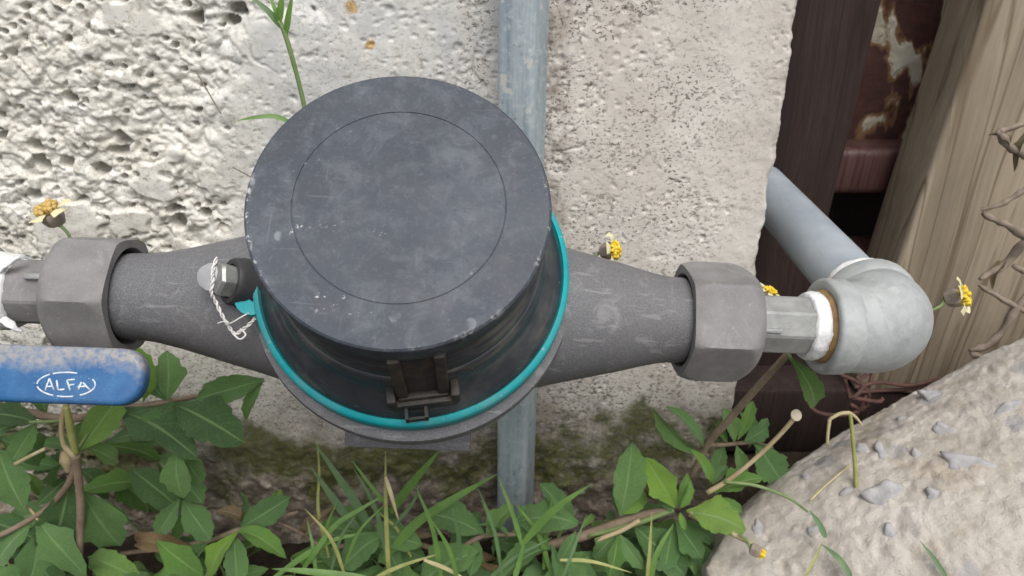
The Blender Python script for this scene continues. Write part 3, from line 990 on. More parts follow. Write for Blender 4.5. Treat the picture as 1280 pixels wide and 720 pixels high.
swt = thing('seal_wire', at(294, 417, 0.243), 'thin pale twisted seal wire strung from the screw to the teal lug', 'wire')
for ph in (0, math.pi):
    obj('strand', twist(wp, 0.00036, 9, 0.00031, ph), M_WIRE, swt)
obj('strand', sweep(catmull([at(283, 406, 0.2425), at(292, 402, 0.2405), at(304, 395, 0.240), at(312, 391, 0.2415)], 6), 0.00024, 6), M_WIRE, swt)
obj('strand', sweep(catmull([at(272, 404, 0.243), at(279, 402, 0.2415), at(286, 403, 0.2405)], 6), 0.00022, 6), M_WIRE, swt)
obj('strand', sweep(catmull([at(292, 418, 0.243), at(300, 424, 0.242), at(307, 418, 0.2425), at(300, 411, 0.2425)], 6), 0.00030, 6), M_WIRE, swt)

# ------------------------------------------------------------------ union nuts and tailpieces
def nut(p0, p1, rmax, phase, inner_right):
    """hex nut between photo columns p0..p1 on the pipe axis; the meter end is open and chamfered, the far end domed"""
    z0, z1 = s(p0), s(p1)
    L_ = z1 - z0
    n_ = 26
    prof = []
    for i in range(n_ + 1):
        t = i / n_
        u = t if inner_right else 1 - t       # u = 1 at the meter end
        if u > 0.80:
            lim = 1.06 - 0.10 * ((u - 0.80) / 0.20) ** 1.5
        else:
            v_ = max(0.0, (0.38 - u) / 0.38)
            lim = 1.10 - 0.27 * v_ ** 2.2
        prof.append((lim, z0 + L_ * t))
    flat = rmax * 0.90

    def fn(t, lim, z):
        a = ((t + phase) % (math.pi / 3)) - math.pi / 6
        hx = flat / math.cos(a)
        k = 14.0
        r_ = -math.log(math.exp(-k * hx / rmax) + math.exp(-k * lim * 1.0)) / k * rmax
        return min(r_ + rmax * 0.03, hx)
    v, f = revolve(prof, 144, fn)
    # recess at the meter end
    seg = 144
    ring = (len(prof) - 1) * seg if inner_right else 0
    f = [q for q in f if len(q) == 4]
    base = len(v)
    zi = z1 if inner_right else z0
    sgn = -1 if inner_right else 1
    rings = [(0.0179, 0.0), (0.0174, 0.0010), (0.0172, 0.006)]
    prev = [ring + k for k in range(seg)]
    for r_, d in rings:
        cur = []
        for k in range(seg):
            t = 2 * math.pi * k / seg
            cur.append(len(v))
            v.append(V((r_ * math.cos(t), r_ * math.sin(t), zi + sgn * d)))
        for k in range(seg):
            k2 = (k + 1) % seg
            q = (prev[k], prev[k2], cur[k2], cur[k])
            f.append(q if inner_right else tuple(reversed(q)))
        prev = cur
    # far end
    oth = 0 if inner_right else (len(prof) - 1) * seg
    f.append(tuple(oth + k for k in (range(seg - 1, -1, -1) if inner_right else range(seg))))
    return v, f


octf = lambda ph: (lambda t, r, z: r * math.cos(math.pi / 8) / math.cos(((t + ph) % (math.pi / 4)) - math.pi / 8))
cl = thing('union_coupling', axpt(112), 'grey hexagonal union nut and tailpiece above the blue handle', 'pipe coupling', 'union nuts either side of the meter')
obj('nut', nut(84, 164, 0.0228, 0.62, True), M_NUT, cl, MA, sharp=32)
obj('tailpiece', revolve([(0.0118, s(6)), (0.0123, s(9)), (0.0123, s(100))], 64, octf(0.15)), M_NUT, cl, MA, sharp=20)
pt_ = frame(at(47, 347, 0.2585), V((0, -0.75, 0.66)), AX)
obj('lug', box((0, 0, 0), (0.008, 0.0022, 0.0045), 0.0006), M_TAIL, cl, pt_)
cr = thing('union_coupling', axpt(900), 'grey hexagonal union nut and tailpiece next to the zinc elbow', 'pipe coupling', 'union nuts either side of the meter')
obj('nut', nut(850, 934, 0.0222, 0.30, False), M_NUT, cr, MA, sharp=32)
obj('tailpiece', revolve([(0.0117, s(925)), (0.0117, s(1010)), (0.0110, s(1014))], 64, octf(0.05)), M_TAIL, cr, MA, sharp=20)
pt_ = frame(at(958, 413, 0.2745), V((0, -0.89, 0.45)), AX)
obj('lug', box((0, 0, 0), (0.011, 0.0018, 0.0035), 0.0005), M_TAIL, cr, pt_)


def tape(z0, z1, r, seed):
    n_ = 12
    pr = [(r * (0.90 + 0.10 * math.sin(math.pi * (0.12 + 0.76 * i / n_))), z0 + (z1 - z0) * i / n_) for i in range(n_ + 1)]
    pr = [(pr[0][0] * 0.8, pr[0][1])] + pr + [(pr[-1][0] * 0.8, pr[-1][1])]
    return jitter(jitter(revolve(pr, 60), 0.00045, 260, seed), 0.00035, 700, seed + 3)


obj('thread_tape', tape(s(1004), s(1024), 0.0133, 4), M_TAPE, cr, MA, sharp=None)

# ------------------------------------------------------------------ ball valve with the blue lever
vl = thing('ball_valve', axpt(-120), 'ball valve at the pipe end with a dusty blue lever lettered ALFA', 'valve')
obj('body', revolve([(0.0125, s(-10)), (0.0170, s(-16)), (0.0170, s(-60)), (0.0200, s(-75)), (0.0215, s(-110)), (0.0200, s(-150)), (0.0170, s(-165)), (0.0170, s(-215)), (0.012, s(-222))], 64), M_BRASS, vl, MA)
tp = jitter(tape(s(-14), s(27), 0.0140, 9), 0.0010, 130, 6)
obj('thread_tape', tp, M_TAPE, vl, MA, sharp=None)
obj('thread_tape', jitter(sweep(catmull([at(3, 398, 0.257), at(12, 404, 0.256), at(20, 411, 0.2565), at(28, 413, 0.258)], 6), [0.0016, 0.0018, 0.0010, 0.0005], 8, 0.3), 0.0004, 500), M_TAPE, vl, sharp=None)
obj('thread_tape', jitter(sweep(catmull([at(2, 338, 0.2575), at(14, 327, 0.2565), at(24, 323, 0.258), at(33, 326, 0.260)], 6), [0.0018, 0.0021, 0.0013, 0.0005], 8, 0.4), 0.0006, 500, 5), M_TAPE, vl, sharp=None)

HN = (V((0.03, -0.80, 0.60))).normalized()
MHd = frame(at(95, 469, 0.236), HN, AX)


def handle_shape():
    hw, R = 0.0092, 0.0092
    xe = (at(178, 469, 0.236) - MHd.translation).dot(AX)
    pts = [(-0.060, hw), (-0.060, -hw)]
    for k in range(15):
        a = -math.pi / 2 + math.pi * k / 14
        ex = 0.86
        ca, sa = abs(math.cos(a)) ** ex, math.copysign(abs(math.sin(a)) ** ex, a)
        pts.append((xe - R * 0.95 + R * 0.95 * ca, hw * sa))
    pts = pts[1:] + pts[:1]
    bm = bmesh.new()
    vs = [bm.verts.new((x, y, -0.0065)) for x, y in pts]
    fc = bm.faces.new(vs)
    r = bmesh.ops.extrude_face_region(bm, geom=[fc])
    for e in r['geom']:
        if isinstance(e, bmesh.types.BMVert):
            e.co.z = 0.0
    bmesh.ops.recalc_face_normals(bm, faces=bm.faces)
    ed = [e for e in bm.edges if abs(e.verts[0].co.z - e.verts[1].co.z) < 1e-6]
    bmesh.ops.bevel(bm, geom=ed, offset=0.0020, segments=4, profile=0.5, affect='EDGES')
    bm.verts.index_update()
    vf = [v.co.copy() for v in bm.verts], [tuple(v.index for v in f.verts) for f in bm.faces]
    bm.free()
    return vf


handle = obj('handle', handle_shape(), M_HANDLE, vl, MHd, sharp=50)
# the bare steel arm that carries the lever back to the valve stem
p0 = MHd @ V((-0.058, 0, -0.0032))
arm = catmull([p0, MHd @ V((-0.075, 0.002, -0.004)), axpt(-110) - HN * -0.030, axpt(-120) + HN * 0.026], 6)
obj('lever_arm', sweep(arm, 0.0052, 12, 0.35), M_BRASS, vl)
obj('valve_stem', sweep([axpt(-115) + HN * 0.012, axpt(-115) + HN * 0.033], 0.0055, 20), M_BRASS, vl)


def onface(x, y):
    """zoomed-photo point of the emblem -> handle face coordinates"""
    px, py = x / 5.145, 420 + y / 5.145
    d = (at(px, py, 1.0) - CAMP)
    inv = MHd.inverted()
    o_, d_ = inv @ CAMP, (inv.to_3x3() @ d)
    t = (0.00005 - o_.z) / d_.z
    return o_ + d_ * t


def strokes(lines, wd):
    parts = []
    for ln in lines:
        p = [onface(*q) for q in ln]
        if len(p) > 2:
            p = catmull(p, 4) if len(p) > 3 else p
        parts.append(sweep(p, wd, 6, 0.35, ref=(0, 0, 1)))
    return join(*parts)


LET = {
    'A': [[(290, 352), (303, 312), (318, 274)], [(318, 274), (332, 312), (347, 347)], [(302, 327), (336, 322)]],
    'L': [[(364, 284), (369, 318), (374, 347)], [(374, 347), (414, 343)]],
    'F': [[(430, 284), (441, 318), (452, 350)], [(430, 284), (482, 279)], [(441, 316), (478, 312)]],
    'A2': [[(503, 346), (514, 316), (524, 296)], [(534, 300), (556, 324), (577, 346)], [(498, 327), (556, 322)]],
}
for k_, ln in LET.items():
    obj('letter', strokes(ln, 0.00031), M_LETTER, handle, MHd, sharp=None)
oval = []
for a0, a1 in ((8, 62), (76, 108), (116, 172), (183, 236), (243, 292), (334, 366)):
    oval.append([(425 + 187 * math.cos(rad(a)), 312 + 78 * math.sin(rad(a))) for a in np.linspace(a0, a1, 10)])
obj('emblem_oval', strokes(oval, 0.00028), M_LETTER, handle, MHd, sharp=None)

# ------------------------------------------------------------------ elbow and pvc pipe
E0 = axpt(1028)
EC = axpt(1115)
DB = V((0.0, 1.0, 0.0))
Rb = 0.017
path = [E0, E0 + AX * 0.004]
c0 = EC - AX * Rb
for k in range(0, 19):
    a = math.pi / 2 * k / 18
    path.append(c0 + AX * (Rb * math.sin(a)) + DB * (Rb * (1 - math.cos(a))))
e_end = path[-1]
path += [e_end + DB * 0.006]
el = thing('pipe_elbow', EC - V((0, 0, 0.02)), 'zinc grey cast pipe elbow joining the meter run to the grey pipe', 'pipe elbow')
obj('elbow_body', jitter(sweep([path[0] + AX * 0.004] + path[2:], [0.0176, 0.0178, 0.0186, 0.0196, 0.0200, 0.0196, 0.0186, 0.0178], 56), 0.00022, 70), M_ZINC, el, sharp=60)


def band(p, d, l, r, mat, name, parent, inner=0.0145):
    m = frame(p, d, V((0, 0, 1)))
    return obj(name, jitter(revolve([(inner, 0.0010), (inner + 0.0012, 0.0002), (r - 0.0012, 0.0), (r - 0.0003, 0.0006), (r, 0.0016), (r, l - 0.0025), (r - 0.0006, l - 0.001), (r - 0.0022, l + 0.001)], 72), 0.0003, 120), mat, parent, m, sharp=50)


band(E0 - AX * 0.0015, AX, 0.0105, 0.0185, M_ZINC, 'collar', el)
band(e_end + DB * 0.0085, -DB, 0.0095, 0.0190, M_ZINC, 'collar', el, 0.012)
obj('rust_line', revolve([(0.0128, s(1021)), (0.0140, s(1023)), (0.0144, s(1027)), (0.0138, s(1031))], 60), M_RUSTRING, el, MA)
p_end = e_end + DB * 0.150
pv_ = thing('plastic_pipe', e_end + DB * 0.01, 'smooth grey plastic pipe running back from the elbow past the wall', 'pipe')
obj('tube', sweep([e_end + DB * 0.006, e_end + DB * 0.05, e_end + DB * 0.1, p_end], 0.0130, 48), M_PVC, pv_)
mt = frame(e_end + DB * 0.0060, DB, V((0.25, 0, 1)))
obj('thread_tape', jitter(tape(0.0, 0.0085, 0.0168, 14), 0.0012, 130, 2), M_TAPE, pv_, mt, sharp=None)

# ------------------------------------------------------------------ broken concrete
def build_rock():
    ridge = [(882, 706, .352), (906, 652, .366), (985, 602, .386), (1058, 532, .400), (1130, 492, .404), (1200, 462, .402), (1290, 420, .392), (1420, 372, .38)]
    pts = [at(*r) for r in ridge]
    pts += [at(925, 800, .335), at(1100, 760, .315), at(1300, 720, .295), at(1450, 640, .29)]
    pts += [V((x, y, -0.02)) for x, y in ((0.10, 0.22), (0.10, 0.33), (0.22, 0.365), (0.42, 0.37), (0.42, 0.15), (0.16, 0.15))]
    bm = bmesh.new()
    for p in pts:
        bm.verts.new(p)
    r = bmesh.ops.convex_hull(bm, input=bm.verts[:])
    bmesh.ops.delete(bm, geom=[e for e in r['geom_interior'] if isinstance(e, bmesh.types.BMVert)], context='VERTS')
    me = bpy.data.meshes.new('t')
    bm.to_mesh(me)
    bm.free()
    t = bpy.data.objects.new('t', me)
    COL.objects.link(t)
    md = t.modifiers.new('r', 'REMESH')
    md.mode = 'VOXEL'
    md.voxel_size = 0.0014
    dg = bpy.context.evaluated_depsgraph_get()
    me2 = bpy.data.meshes.new_from_object(t.evaluated_get(dg))
    bpy.data.objects.remove(t)
    me2.name = 'concrete_chunk'
    for v in me2.vertices:
        c = v.co
        up_ = V((-0.25, -0.55, 0.8))
        wv_ = c + mnoise.noise_vector(c * 80) * 0.003
        d = mnoise.noise_vector(c * 16) * 0.0035 + up_ * (0.0024 * mnoise.voronoi(wv_ * 22)[0][0] - 0.0022 * mnoise.voronoi(wv_ * 110)[0][0] - 0.0011 * mnoise.voronoi(wv_ * 260)[0][0])
        d += mnoise.noise_vector(c * 300) * 0.0006
        pit_ = mnoise.voronoi(wv_ * 75 + V((3, 1, 2)))[0][0]
        if pit_ < 0.22:
            d -= up_ * 0.0024 * (1 - pit_ / 0.22)
        v.co = c + d
    me2.polygons.foreach_set('use_smooth', [True] * len(me2.polygons))
    me2.materials.clear()
    me2.materials.append(M_ROCK)
    org = V((0.24, 0.27, 0))
    me2.transform(Matrix.Translation(-org))
    o = put('concrete_chunk', me2, None, Matrix.Translation(org))
    tag(o, 'big broken chunk of beige concrete with grey stones in its face', 'concrete chunk')
    # embedded aggregate: each stone sits where its ray meets the face
    dg = bpy.context.evaluated_depsgraph_get()
    dg.update()
    n_ = 0
    for (px, py, a, b, ro) in ((1216, 582, 62, 26, -0.6), (1262, 512, 34, 18, 0.4), (1182, 540, 18, 30, 0.25), (1112, 620, 40, 44, 0.5), (1172, 622, 28, 20, -0.4), (1105, 568, 18, 26, 0.3), (1170, 494, 34, 14, -0.5), (1260, 482, 9, 6, 0), (1078, 562, 14, 18, 0), (1062, 614, 18, 14, 0.4), (1010, 598, 14, 10, -0.4), (1118, 672, 20, 28, 0.2), (948, 664, 14, 24, 0.2), (1020, 665, 18, 18, 0), (1126, 524, 12, 9, 0.5), (1024, 628, 16, 10, 0.8), (1148, 570, 10, 16, 0.1)):
        d = (at(px, py, 1) - CAMP).normalized()
        ok, hit, nr, idx, ho, _m = sc.ray_cast(dg, CAMP, d)
        if not ok or ho.name != 'concrete_chunk':
            continue
        dep = (hit - CAMP).dot(_F)
        q = revolve([(0.05, -1.0), (0.7, -0.9), (1.0, -0.35), (0.98, 0.2), (0.85, 0.5), (0.6, 0.62), (0.3, 0.7), (0.05, 0.72)], 20, lambda t, r_, z: r_ * (1 + 0.16 * math.sin(2 * t + n_) + 0.14 * math.sin(3 * t + 2 * n_) + 0.10 * math.sin(5 * t + n_ * 0.7)))
        m = frame(hit - V((-0.25, -0.55, 0.8)) * 0.0012, (nr * 0.6 + V((-0.3, -0.55, 0.75)) * 1.5), _R)
        sc_ = Matrix.Diagonal((a * dep / F * 0.55, b * dep / F * 0.55, 0.0021, 1))
        vf = xf(xf(q, sc_), Matrix.Rotation(ro, 4, 'Z'))
        obj('stone', jitter(jitter(vf, 0.0015, 130, n_), 0.0004, 420, n_), M_STONE, o, m, sharp=None)
        n_ += 1


build_rock()

# ------------------------------------------------------------------ leaves
def leaf_mesh(name, mat, width, lobes, teeth, curl, fold, wav=0.0, seed=0):
    """a toothed leaf with a wedge-shaped base, length 1 along +y, normal +z; uv x = -1..1 across"""
    nl = teeth * 3 + 4
    v, f, uv = [], [], []
    rr = random.Random(seed + teeth * 7 + int(width * 1000))
    asym = rr.uniform(-0.06, 0.06)
    tw = [[rr.uniform(0.7, 1.35) for _ in range(nl)] for _ in range(2)]
    for i in range(nl):
        t = i / (nl - 1)
        prof = (t ** 0.95) * ((1 - t) ** 0.72) / 0.358
        if lobes:
            prof *= 1 + lobes * math.exp(-((t - 0.50) / 0.10) ** 2) - 0.45 * lobes * math.exp(-((t - 0.74) / 0.09) ** 2)
        w_ = max(width * prof, width * 0.07 if t < 0.5 else 0.0008)
        ph = i % 3
        for k, u in enumerate((-1, -0.66, -0.33, 0, 0.33, 0.66, 1)):
            x = u * w_ * (1 + asym * (1 if u > 0 else -1))
            yy = t
            if abs(u) == 1 and 0.18 < t < 0.97:
                q = tw[0 if u < 0 else 1][i]
                x += math.copysign((0.125, 0.02, -0.09)[ph] * width * q * (0.45 + 0.8 * math.sin(math.pi * t)), u)
                yy += (0.03, 0.0, -0.008)[ph] * q
            z = fold * (abs(u) ** 1.2) * w_ - curl * t * t + 0.35 * curl * math.sin(math.pi * t)
            z += wav * math.sin(t * 11 + u * 2.4 + seed) * abs(u) ** 1.5
            z += 0.012 * math.cos(t * 2 * math.pi * teeth) * abs(u) * (1 - abs(u)) * 2
            v.append(V((x, yy, z)))
            uv.append((u, t))
    for i in range(nl - 1):
        for k in range(6):
            a = i * 7 + k
            f.append((a, a + 1, a + 8, a + 7))
    return mesh_of(name, v, f, mat, None, uv)


LM = {
    'oval': [leaf_mesh('leaf', M_LEAF, w_, 0.0, t_, c_, f_, 0.02, i) for i, (w_, t_, c_, f_) in enumerate(((0.25, 4, 0.12, 0.30), (0.23, 5, 0.22, 0.42), (0.27, 4, 0.02, 0.22)))],
    'lobed': [leaf_mesh('leaf', M_LEAF, w_, l_, t_, c_, f_, 0.028, i + 4) for i, (w_, l_, t_, c_, f_) in enumerate(((0.25, 0.34, 4, 0.14, 0.24), (0.23, 0.48, 3, 0.24, 0.36), (0.28, 0.22, 4, 0.08, 0.30)))],
    'narrow': [leaf_mesh('leaf', M_LEAF, w_, 0.0, 4, c_, 0.40, 0.018, i + 8) for i, (w_, c_) in enumerate(((0.19, 0.12), (0.16, 0.26)))],
    'wide': [leaf_mesh('leaf', M_LEAF, w_, 0.12, t_, c_, 0.20, 0.035, i + 11) for i, (w_, t_, c_) in enumerate(((0.33, 5, 0.14), (0.30, 4, 0.26)))],
    'bright': [leaf_mesh('leaf', M_LEAF_B, w_, 0.0, 4, c_, 0.40, 0.018, i + 14) for i, (w_, c_) in enumerate(((0.22, 0.10), (0.19, 0.22)))],
    'brightlobed': [leaf_mesh('leaf', M_LEAF_B, w_, 0.3, 3, c_, 0.30, 0.025, i + 17) for i, (w_, c_) in enumerate(((0.26, 0.12), (0.24, 0.24)))],
    'dry': [leaf_mesh('leaf', M_LEAF_D, 0.25, 0.0, 3, 0.40, 0.60, 0.07, 21), leaf_mesh('leaf', M_LEAF_D, 0.22, 0.0, 3, 0.55, 0.8, 0.09, 22)],
}
LEAF_RND = random.Random(5)


def place_leaf(parent, b, t, kind='oval', roll=0.0, tilt=0.5, w_=1.0, name='leaf', top=None):
    """leaf from point b to point t; it faces a blend of up and the viewer's side, then rolls about its own length"""
    b, t = V(b), V(t)
    y = t - b
    L_ = y.length
    y = y / L_
    up = V((0, 0, 1)) * tilt + (CAMP - b).normalized() * (1 - tilt)
    z = (up - y * up.dot(y)).normalized()
    z = Matrix.Rotation(roll, 3, y) @ z
    x = y.cross(z)
    w_ *= LEAF_RND.uniform(0.74, 1.02)
    m = Matrix((x * L_ * w_, y * L_, z * L_ * LEAF_RND.uniform(0.8, 1.7))).transposed().to_4x4()
    m.translation = b
    return put(name, LEAF_RND.choice(LM[kind]), parent, m)


def plant(name, base, label, cat, group=None):
    return thing(name, base, label, cat, group)


def stem(parent, pts, r, mat=None, name='stem', seg=8):
    return obj(name, sweep(catmull([at(*p) for p in pts], 6), r, seg), mat or M_STEM, parent, sharp=None)


G = 'leafy weeds growing along the wall foot'
# --- the weed at the left edge, under the blue handle
w1 = plant('weed', at(97, 730, .36), 'leafy weed with an upright pale brown stem under the blue handle', 'weed', G)
stem(w1, [(100, 745, .345), (98, 700, .340), (101, 640, .332), (97, 590, .325), (94, 568, .32)], [0.0021, 0.0019, 0.0017, 0.0021])
stem(w1, [(94, 570, .32), (80, 556, .318), (77, 530, .315), (82, 508, .312)], [0.0016, 0.0011, 0.0010, 0.0012], M_STEMT)
stem(w1, [(95, 568, .32), (90, 545, .317), (86, 525, .314), (83, 508, .312)], [0.0013, 0.0017, 0.0015, 0.0011], M_STRAWY)
stem(w1, [(96, 562, .321), (106, 547, .324), (114, 535, .327)], [0.0010, 0.0008], M_STEMG)
stem(w1, [(97, 576, .323), (85, 606, .330), (62, 632, .336), (45, 645, .338), (15, 662, .335), (-20, 678, .33)], [0.0017, 0.0013, 0.0014])
stem(w1, [(45, 645, .338), (34, 633, .337), (24, 625, .336)], 0.0007, M_STEMT)
stem(w1, [(45, 645, .338), (52, 660, .337)], 0.0007, M_STEMT)
sb = stem(w1, [(86, 590, .329), (84, 575, .327), (82, 565, .328)], [0.0012, 0.0032, 0.0020], M_STEMT, 'bud')
for a in (
    ((98, 564, .322), (150, 494, .335), 'oval', 0.5), ((104, 556, .325), (150, 577, .338), 'oval', -0.3),
    ((32, 640, .336), (-6, 566, .330), 'wide', -0.3), ((44, 633, .338), (84, 598, .35), 'oval', 0.3),
    ((47, 650, .336), (100, 716, .330), 'lobed', 0.2), ((40, 655, .338), (-14, 706, .332), 'wide', 0.2),
    ((52, 655, .34), (38, 735, .335), 'lobed', -0.4), ((92, 575, .33), (58, 600, .345), 'narrow', 0.4),
    ((88, 600, .335), (66, 690, .345), 'oval', -0.7), ((100, 610, .345), (150, 690, .36), 'lobed', 0.4),
):
    place_leaf(w1, at(*a[0]), at(*a[1]), a[2], a[3], 0.45)

w2 = plant('weed', at(-20, 515, .36), 'leafy weed with a runner stem behind the blue handle', 'weed', G)
stem(w2, [(-30, 498, .33), (0, 508, .335), (40, 517, .338), (76, 523, .34), (110, 521, .342), (150, 512, .345), (206, 503, .347), (250, 495, .349), (300, 488, .35)], [0.0022, 0.0020, 0.0019, 0.0015, 0.0009])
stem(w2, [(24, 528, .333), (60, 527, .336), (82, 525, .34)], 0.0008, M_STEMG)
stem(w2, [(250, 495, .349), (310, 482, .349), (330, 476, .349)], 0.0007, M_STEMG)
stem(w2, [(208, 503, .347), (222, 520, .344), (226, 545, .342), (222, 560, .34)], 0.0008, M_STEMG)
for a in (
    ((46, 528, .336), (-18, 512, .325), 'wide', 0.3), ((46, 528, .336), (14, 576, .33), 'oval', -0.3), ((30, 526, .334), (-26, 548, .325), 'lobed', 0.1),
    ((208, 502, .346), (212, 436, .352), 'lobed', 0.35), ((206, 500, .346), (168, 452, .35), 'oval', -0.3),
    ((330, 474, .349), (244, 499, .338), 'oval', -0.45), ((330, 476, .35), (300, 522, .345), 'narrow', 0.2),
    ((218, 505, .343), (300, 546, .335), 'wide', 0.1), ((150, 514, .344), (242, 556, .332), 'lobed', -0.2),
    ((236, 560, .340), (132, 530, .334), 'lobed', 0.25), ((222, 560, .34), (221, 626, .338), 'wide', 0.35),
    ((226, 566, .345), (254, 606, .352), 'oval', 0.2), ((178, 504, .342), (181, 436, .336), 'bright', 0.9),
    ((150, 512, .346), (120, 462, .352), 'oval', 0.4), ((60, 522, .342), (48, 470, .35), 'lobed', -0.3), ((20, 512, .34), (26, 440, .352), 'lobed', 0.3),
    ((110, 520, .345), (90, 560, .352), 'lobed', -0.5), ((206, 504, .35), (180, 560, .356), 'oval', -0.4),
):
    place_leaf(w2, at(*a[0]), at(*a[1]), a[2], a[3], 0.45)

w3 = plant('weed', at(297, 720, .40), 'small bright leafed weed with a dry brown leaf below the meter', 'weed', G)
stem(w3, [(150, 692, .385), (215, 684, .382), (262, 676, .378), (296, 663, .372), (330, 652, .375), (372, 640, .38)], [0.0012, 0.0013, 0.0015, 0.0009])
stem(w3, [(297, 664, .372), (270, 700, .375), (250, 735, .375)], [0.0012, 0.0010], M_STEMG)
stem(w3, [(345, 652, .378), (372, 664, .38), (400, 682, .382)], 0.0009)
for a in (
    ((298, 662, .371), (362, 622, .372), 'oval', 0.35), ((298, 664, .370), (352, 684, .360), 'bright', -0.15), ((298, 662, .371), (308, 616, .374), 'narrow', 1.1),
    ((296, 666, .371), (250, 722, .365), 'brightlobed', 0.2), ((292, 668, .373), (296, 730, .365), 'oval', -0.5), ((228, 626, .362), (262, 674, .358), 'wide', 0.1),
    ((225, 625, .362), (196, 668, .365), 'oval', -0.3), ((215, 684, .382), (230, 640, .39), 'oval', 0.2), ((262, 676, .378), (212, 716, .37), 'lobed', 0.2),
    ((330, 652, .375), (352, 610, .385), 'narrow', 0.3),
):
    place_leaf(w3, at(*a[0]), at(*a[1]), a[2], a[3], 0.45)
place_leaf(w3, at(302, 652, .373), at(282, 634, .368), 'dry', 0.4, 0.3, 1.5)

# --- the weeds right of the steel post
w4 = plant('weed', at(690, 735, .40), 'leafy weed with a thick creeping stem right of the steel post', 'weed', G)
stem(w4, [(640, 700, .372), (680, 684, .37), (735, 668, .366), (790, 648, .361), (842, 636, .355)], [0.0022, 0.0026, 0.0024, 0.0019])
stem(w4, [(735, 670, .364), (790, 656, .359), (842, 637, .354)], [0.0010, 0.0015, 0.0012], M_STEMG)
stem(w4, [(744, 676, .36), (775, 664, .358), (800, 650, .357)], 0.0012, M_STEMT)
stem(w4, [(862, 642, .35), (890, 656, .345), (925, 672, .34), (958, 690, .337)], [0.0015, 0.0012, 0.0010], M_STEMT)
for a in (
    ((775, 644, .356), (793, 558, .348), 'oval', 0.35), ((776, 643, .358), (812, 617, .362), 'bright', 0.5), ((773, 642, .358), (770, 600, .365), 'narrow', -0.7),
    ((844, 634, .352), (810, 575, .350), 'brightlobed', -0.2), ((845, 634, .353), (862, 592, .358), 'bright', 0.6), ((848, 636, .35), (868, 606, .349), 'bright', 0.9),
    ((858, 640, .350), (934, 655, .343), 'wide', -0.2), ((850, 640, .349), (856, 662, .345), 'bright', 0.2), ((840, 640, .352), (822, 610, .36), 'oval', -0.5),
    ((775, 668, .357), (803, 712, .348), 'oval', 0.5), ((772, 668, .357), (764, 722, .35), 'brightlobed', -0.4), ((772, 664, .36), (740, 700, .36), 'lobed', -0.3),
    ((720, 654, .368), (676, 604, .368), 'oval', 0.3), ((722, 656, .366), (650, 640, .362), 'wide', 0.1), ((728, 660, .366), (745, 640, .372), 'bright', 0.2),
    ((720, 664, .364), (700, 705, .358), 'oval', -0.3), ((690, 684, .366), (618, 716, .356), 'oval', 0.3), ((688, 680, .366), (700, 724, .36), 'narrow', -0.4),
    ((845, 652, .36), (880, 700, .356), 'lobed', 0.2), ((842, 655, .362), (830, 715, .36), 'oval', -0.2), ((848, 648, .365), (900, 680, .365), 'narrow', 0.3),
    ((790, 655, .366), (860, 720, .362), 'lobed', 0.1), ((700, 690, .37), (750, 735, .362), 'lobed', 0.3), ((640, 668, .372), (610, 690, .372), 'oval', 0.5),
    ((820, 660, .37), (800, 735, .365), 'wide', 0.3), ((870, 670, .372), (880, 730, .37), 'lobed', -0.2), ((740, 690, .37), (680, 740, .362), 'wide', -0.2), ((842, 665, .372), (900, 715, .374), 'wide', 0.2),
):
    place_leaf(w4, at(*a[0]), at(*a[1]), a[2], a[3], 0.45)

w5 = plant('weed', at(895, 660, .40), 'weed with hairy brown stem reaching up behind the right union nut', 'weed', G)
stem(w5, [(862, 600, .378), (884, 556, .366), (910, 526, .352), (945, 486, .338), (985, 442, .325)], [0.0016, 0.0018, 0.0017, 0.0015])
stem(w5, [(884, 556, .372), (905, 556, .378), (940, 553, .385), (965, 560, .388)], 0.0011)
stem(w5, [(884, 616, .349), (915, 597, .345), (950, 568, .341), (978, 540, .338), (994, 521, .336)], [0.0013, 0.0011, 0.0010, 0.0011], M_STEMT)
obj('stem_end', revolve([(0.0012, -0.0008), (0.0026, -0.0002), (0.0027, 0.0004), (0.0016, 0.0009)], 14), mat_simple('cut_stem_end', (0.55, 0.47, 0.33), (0.66, 0.58, 0.44)), w5, frame(at(995, 519, .3355), V((0.2, -0.75, 0.6)), _R))
for a in (
    ((880, 562, .366), (846, 505, .362), 'narrow', 0.5), ((876, 566, .37), (812, 524, .372), 'narrow', -0.9), ((888, 606, .356), (874, 564, .352), 'bright', 0.4), ((890, 606, .355), (908, 580, .36), 'oval', -0.4),
    ((894, 617, .352), (950, 592, .348), 'brightlobed', -0.3), ((892, 622, .352), (930, 640, .352), 'bright', 0.2), ((918, 552, .378), (908, 510, .38), 'oval', 0.3),
    ((922, 550, .378), (944, 500, .382), 'bright', 0.3), ((930, 552, .38), (960, 535, .386), 'oval', 0.3), ((910, 556, .38), (896, 524, .386), 'bright', -0.3),
    ((945, 554, .384), (982, 608, .380), 'wide', 0.2), ((920, 556, .382), (930, 600, .385), 'oval', -0.2), ((940, 553, .384), (972, 570, .384), 'oval', 0.5),
    ((905, 556, .38), (895, 592, .378), 'oval', 0.2), ((935, 560, .39), (962, 520, .395), 'narrow', 0.2), ((950, 560, .39), (930, 512, .397), 'oval', 0.2),
):
    place_leaf(w5, at(*a[0]), at(*a[1]), a[2], a[3], 0.45)
stem(w5, [(985, 442, .325), (990, 450, .321), (998, 458, .319)], 0.0009, M_STEMG)
place_leaf(w5, at(990, 448, .318), at(1031, 515, .326), 'bright', -0.2, 0.2, 0.85)

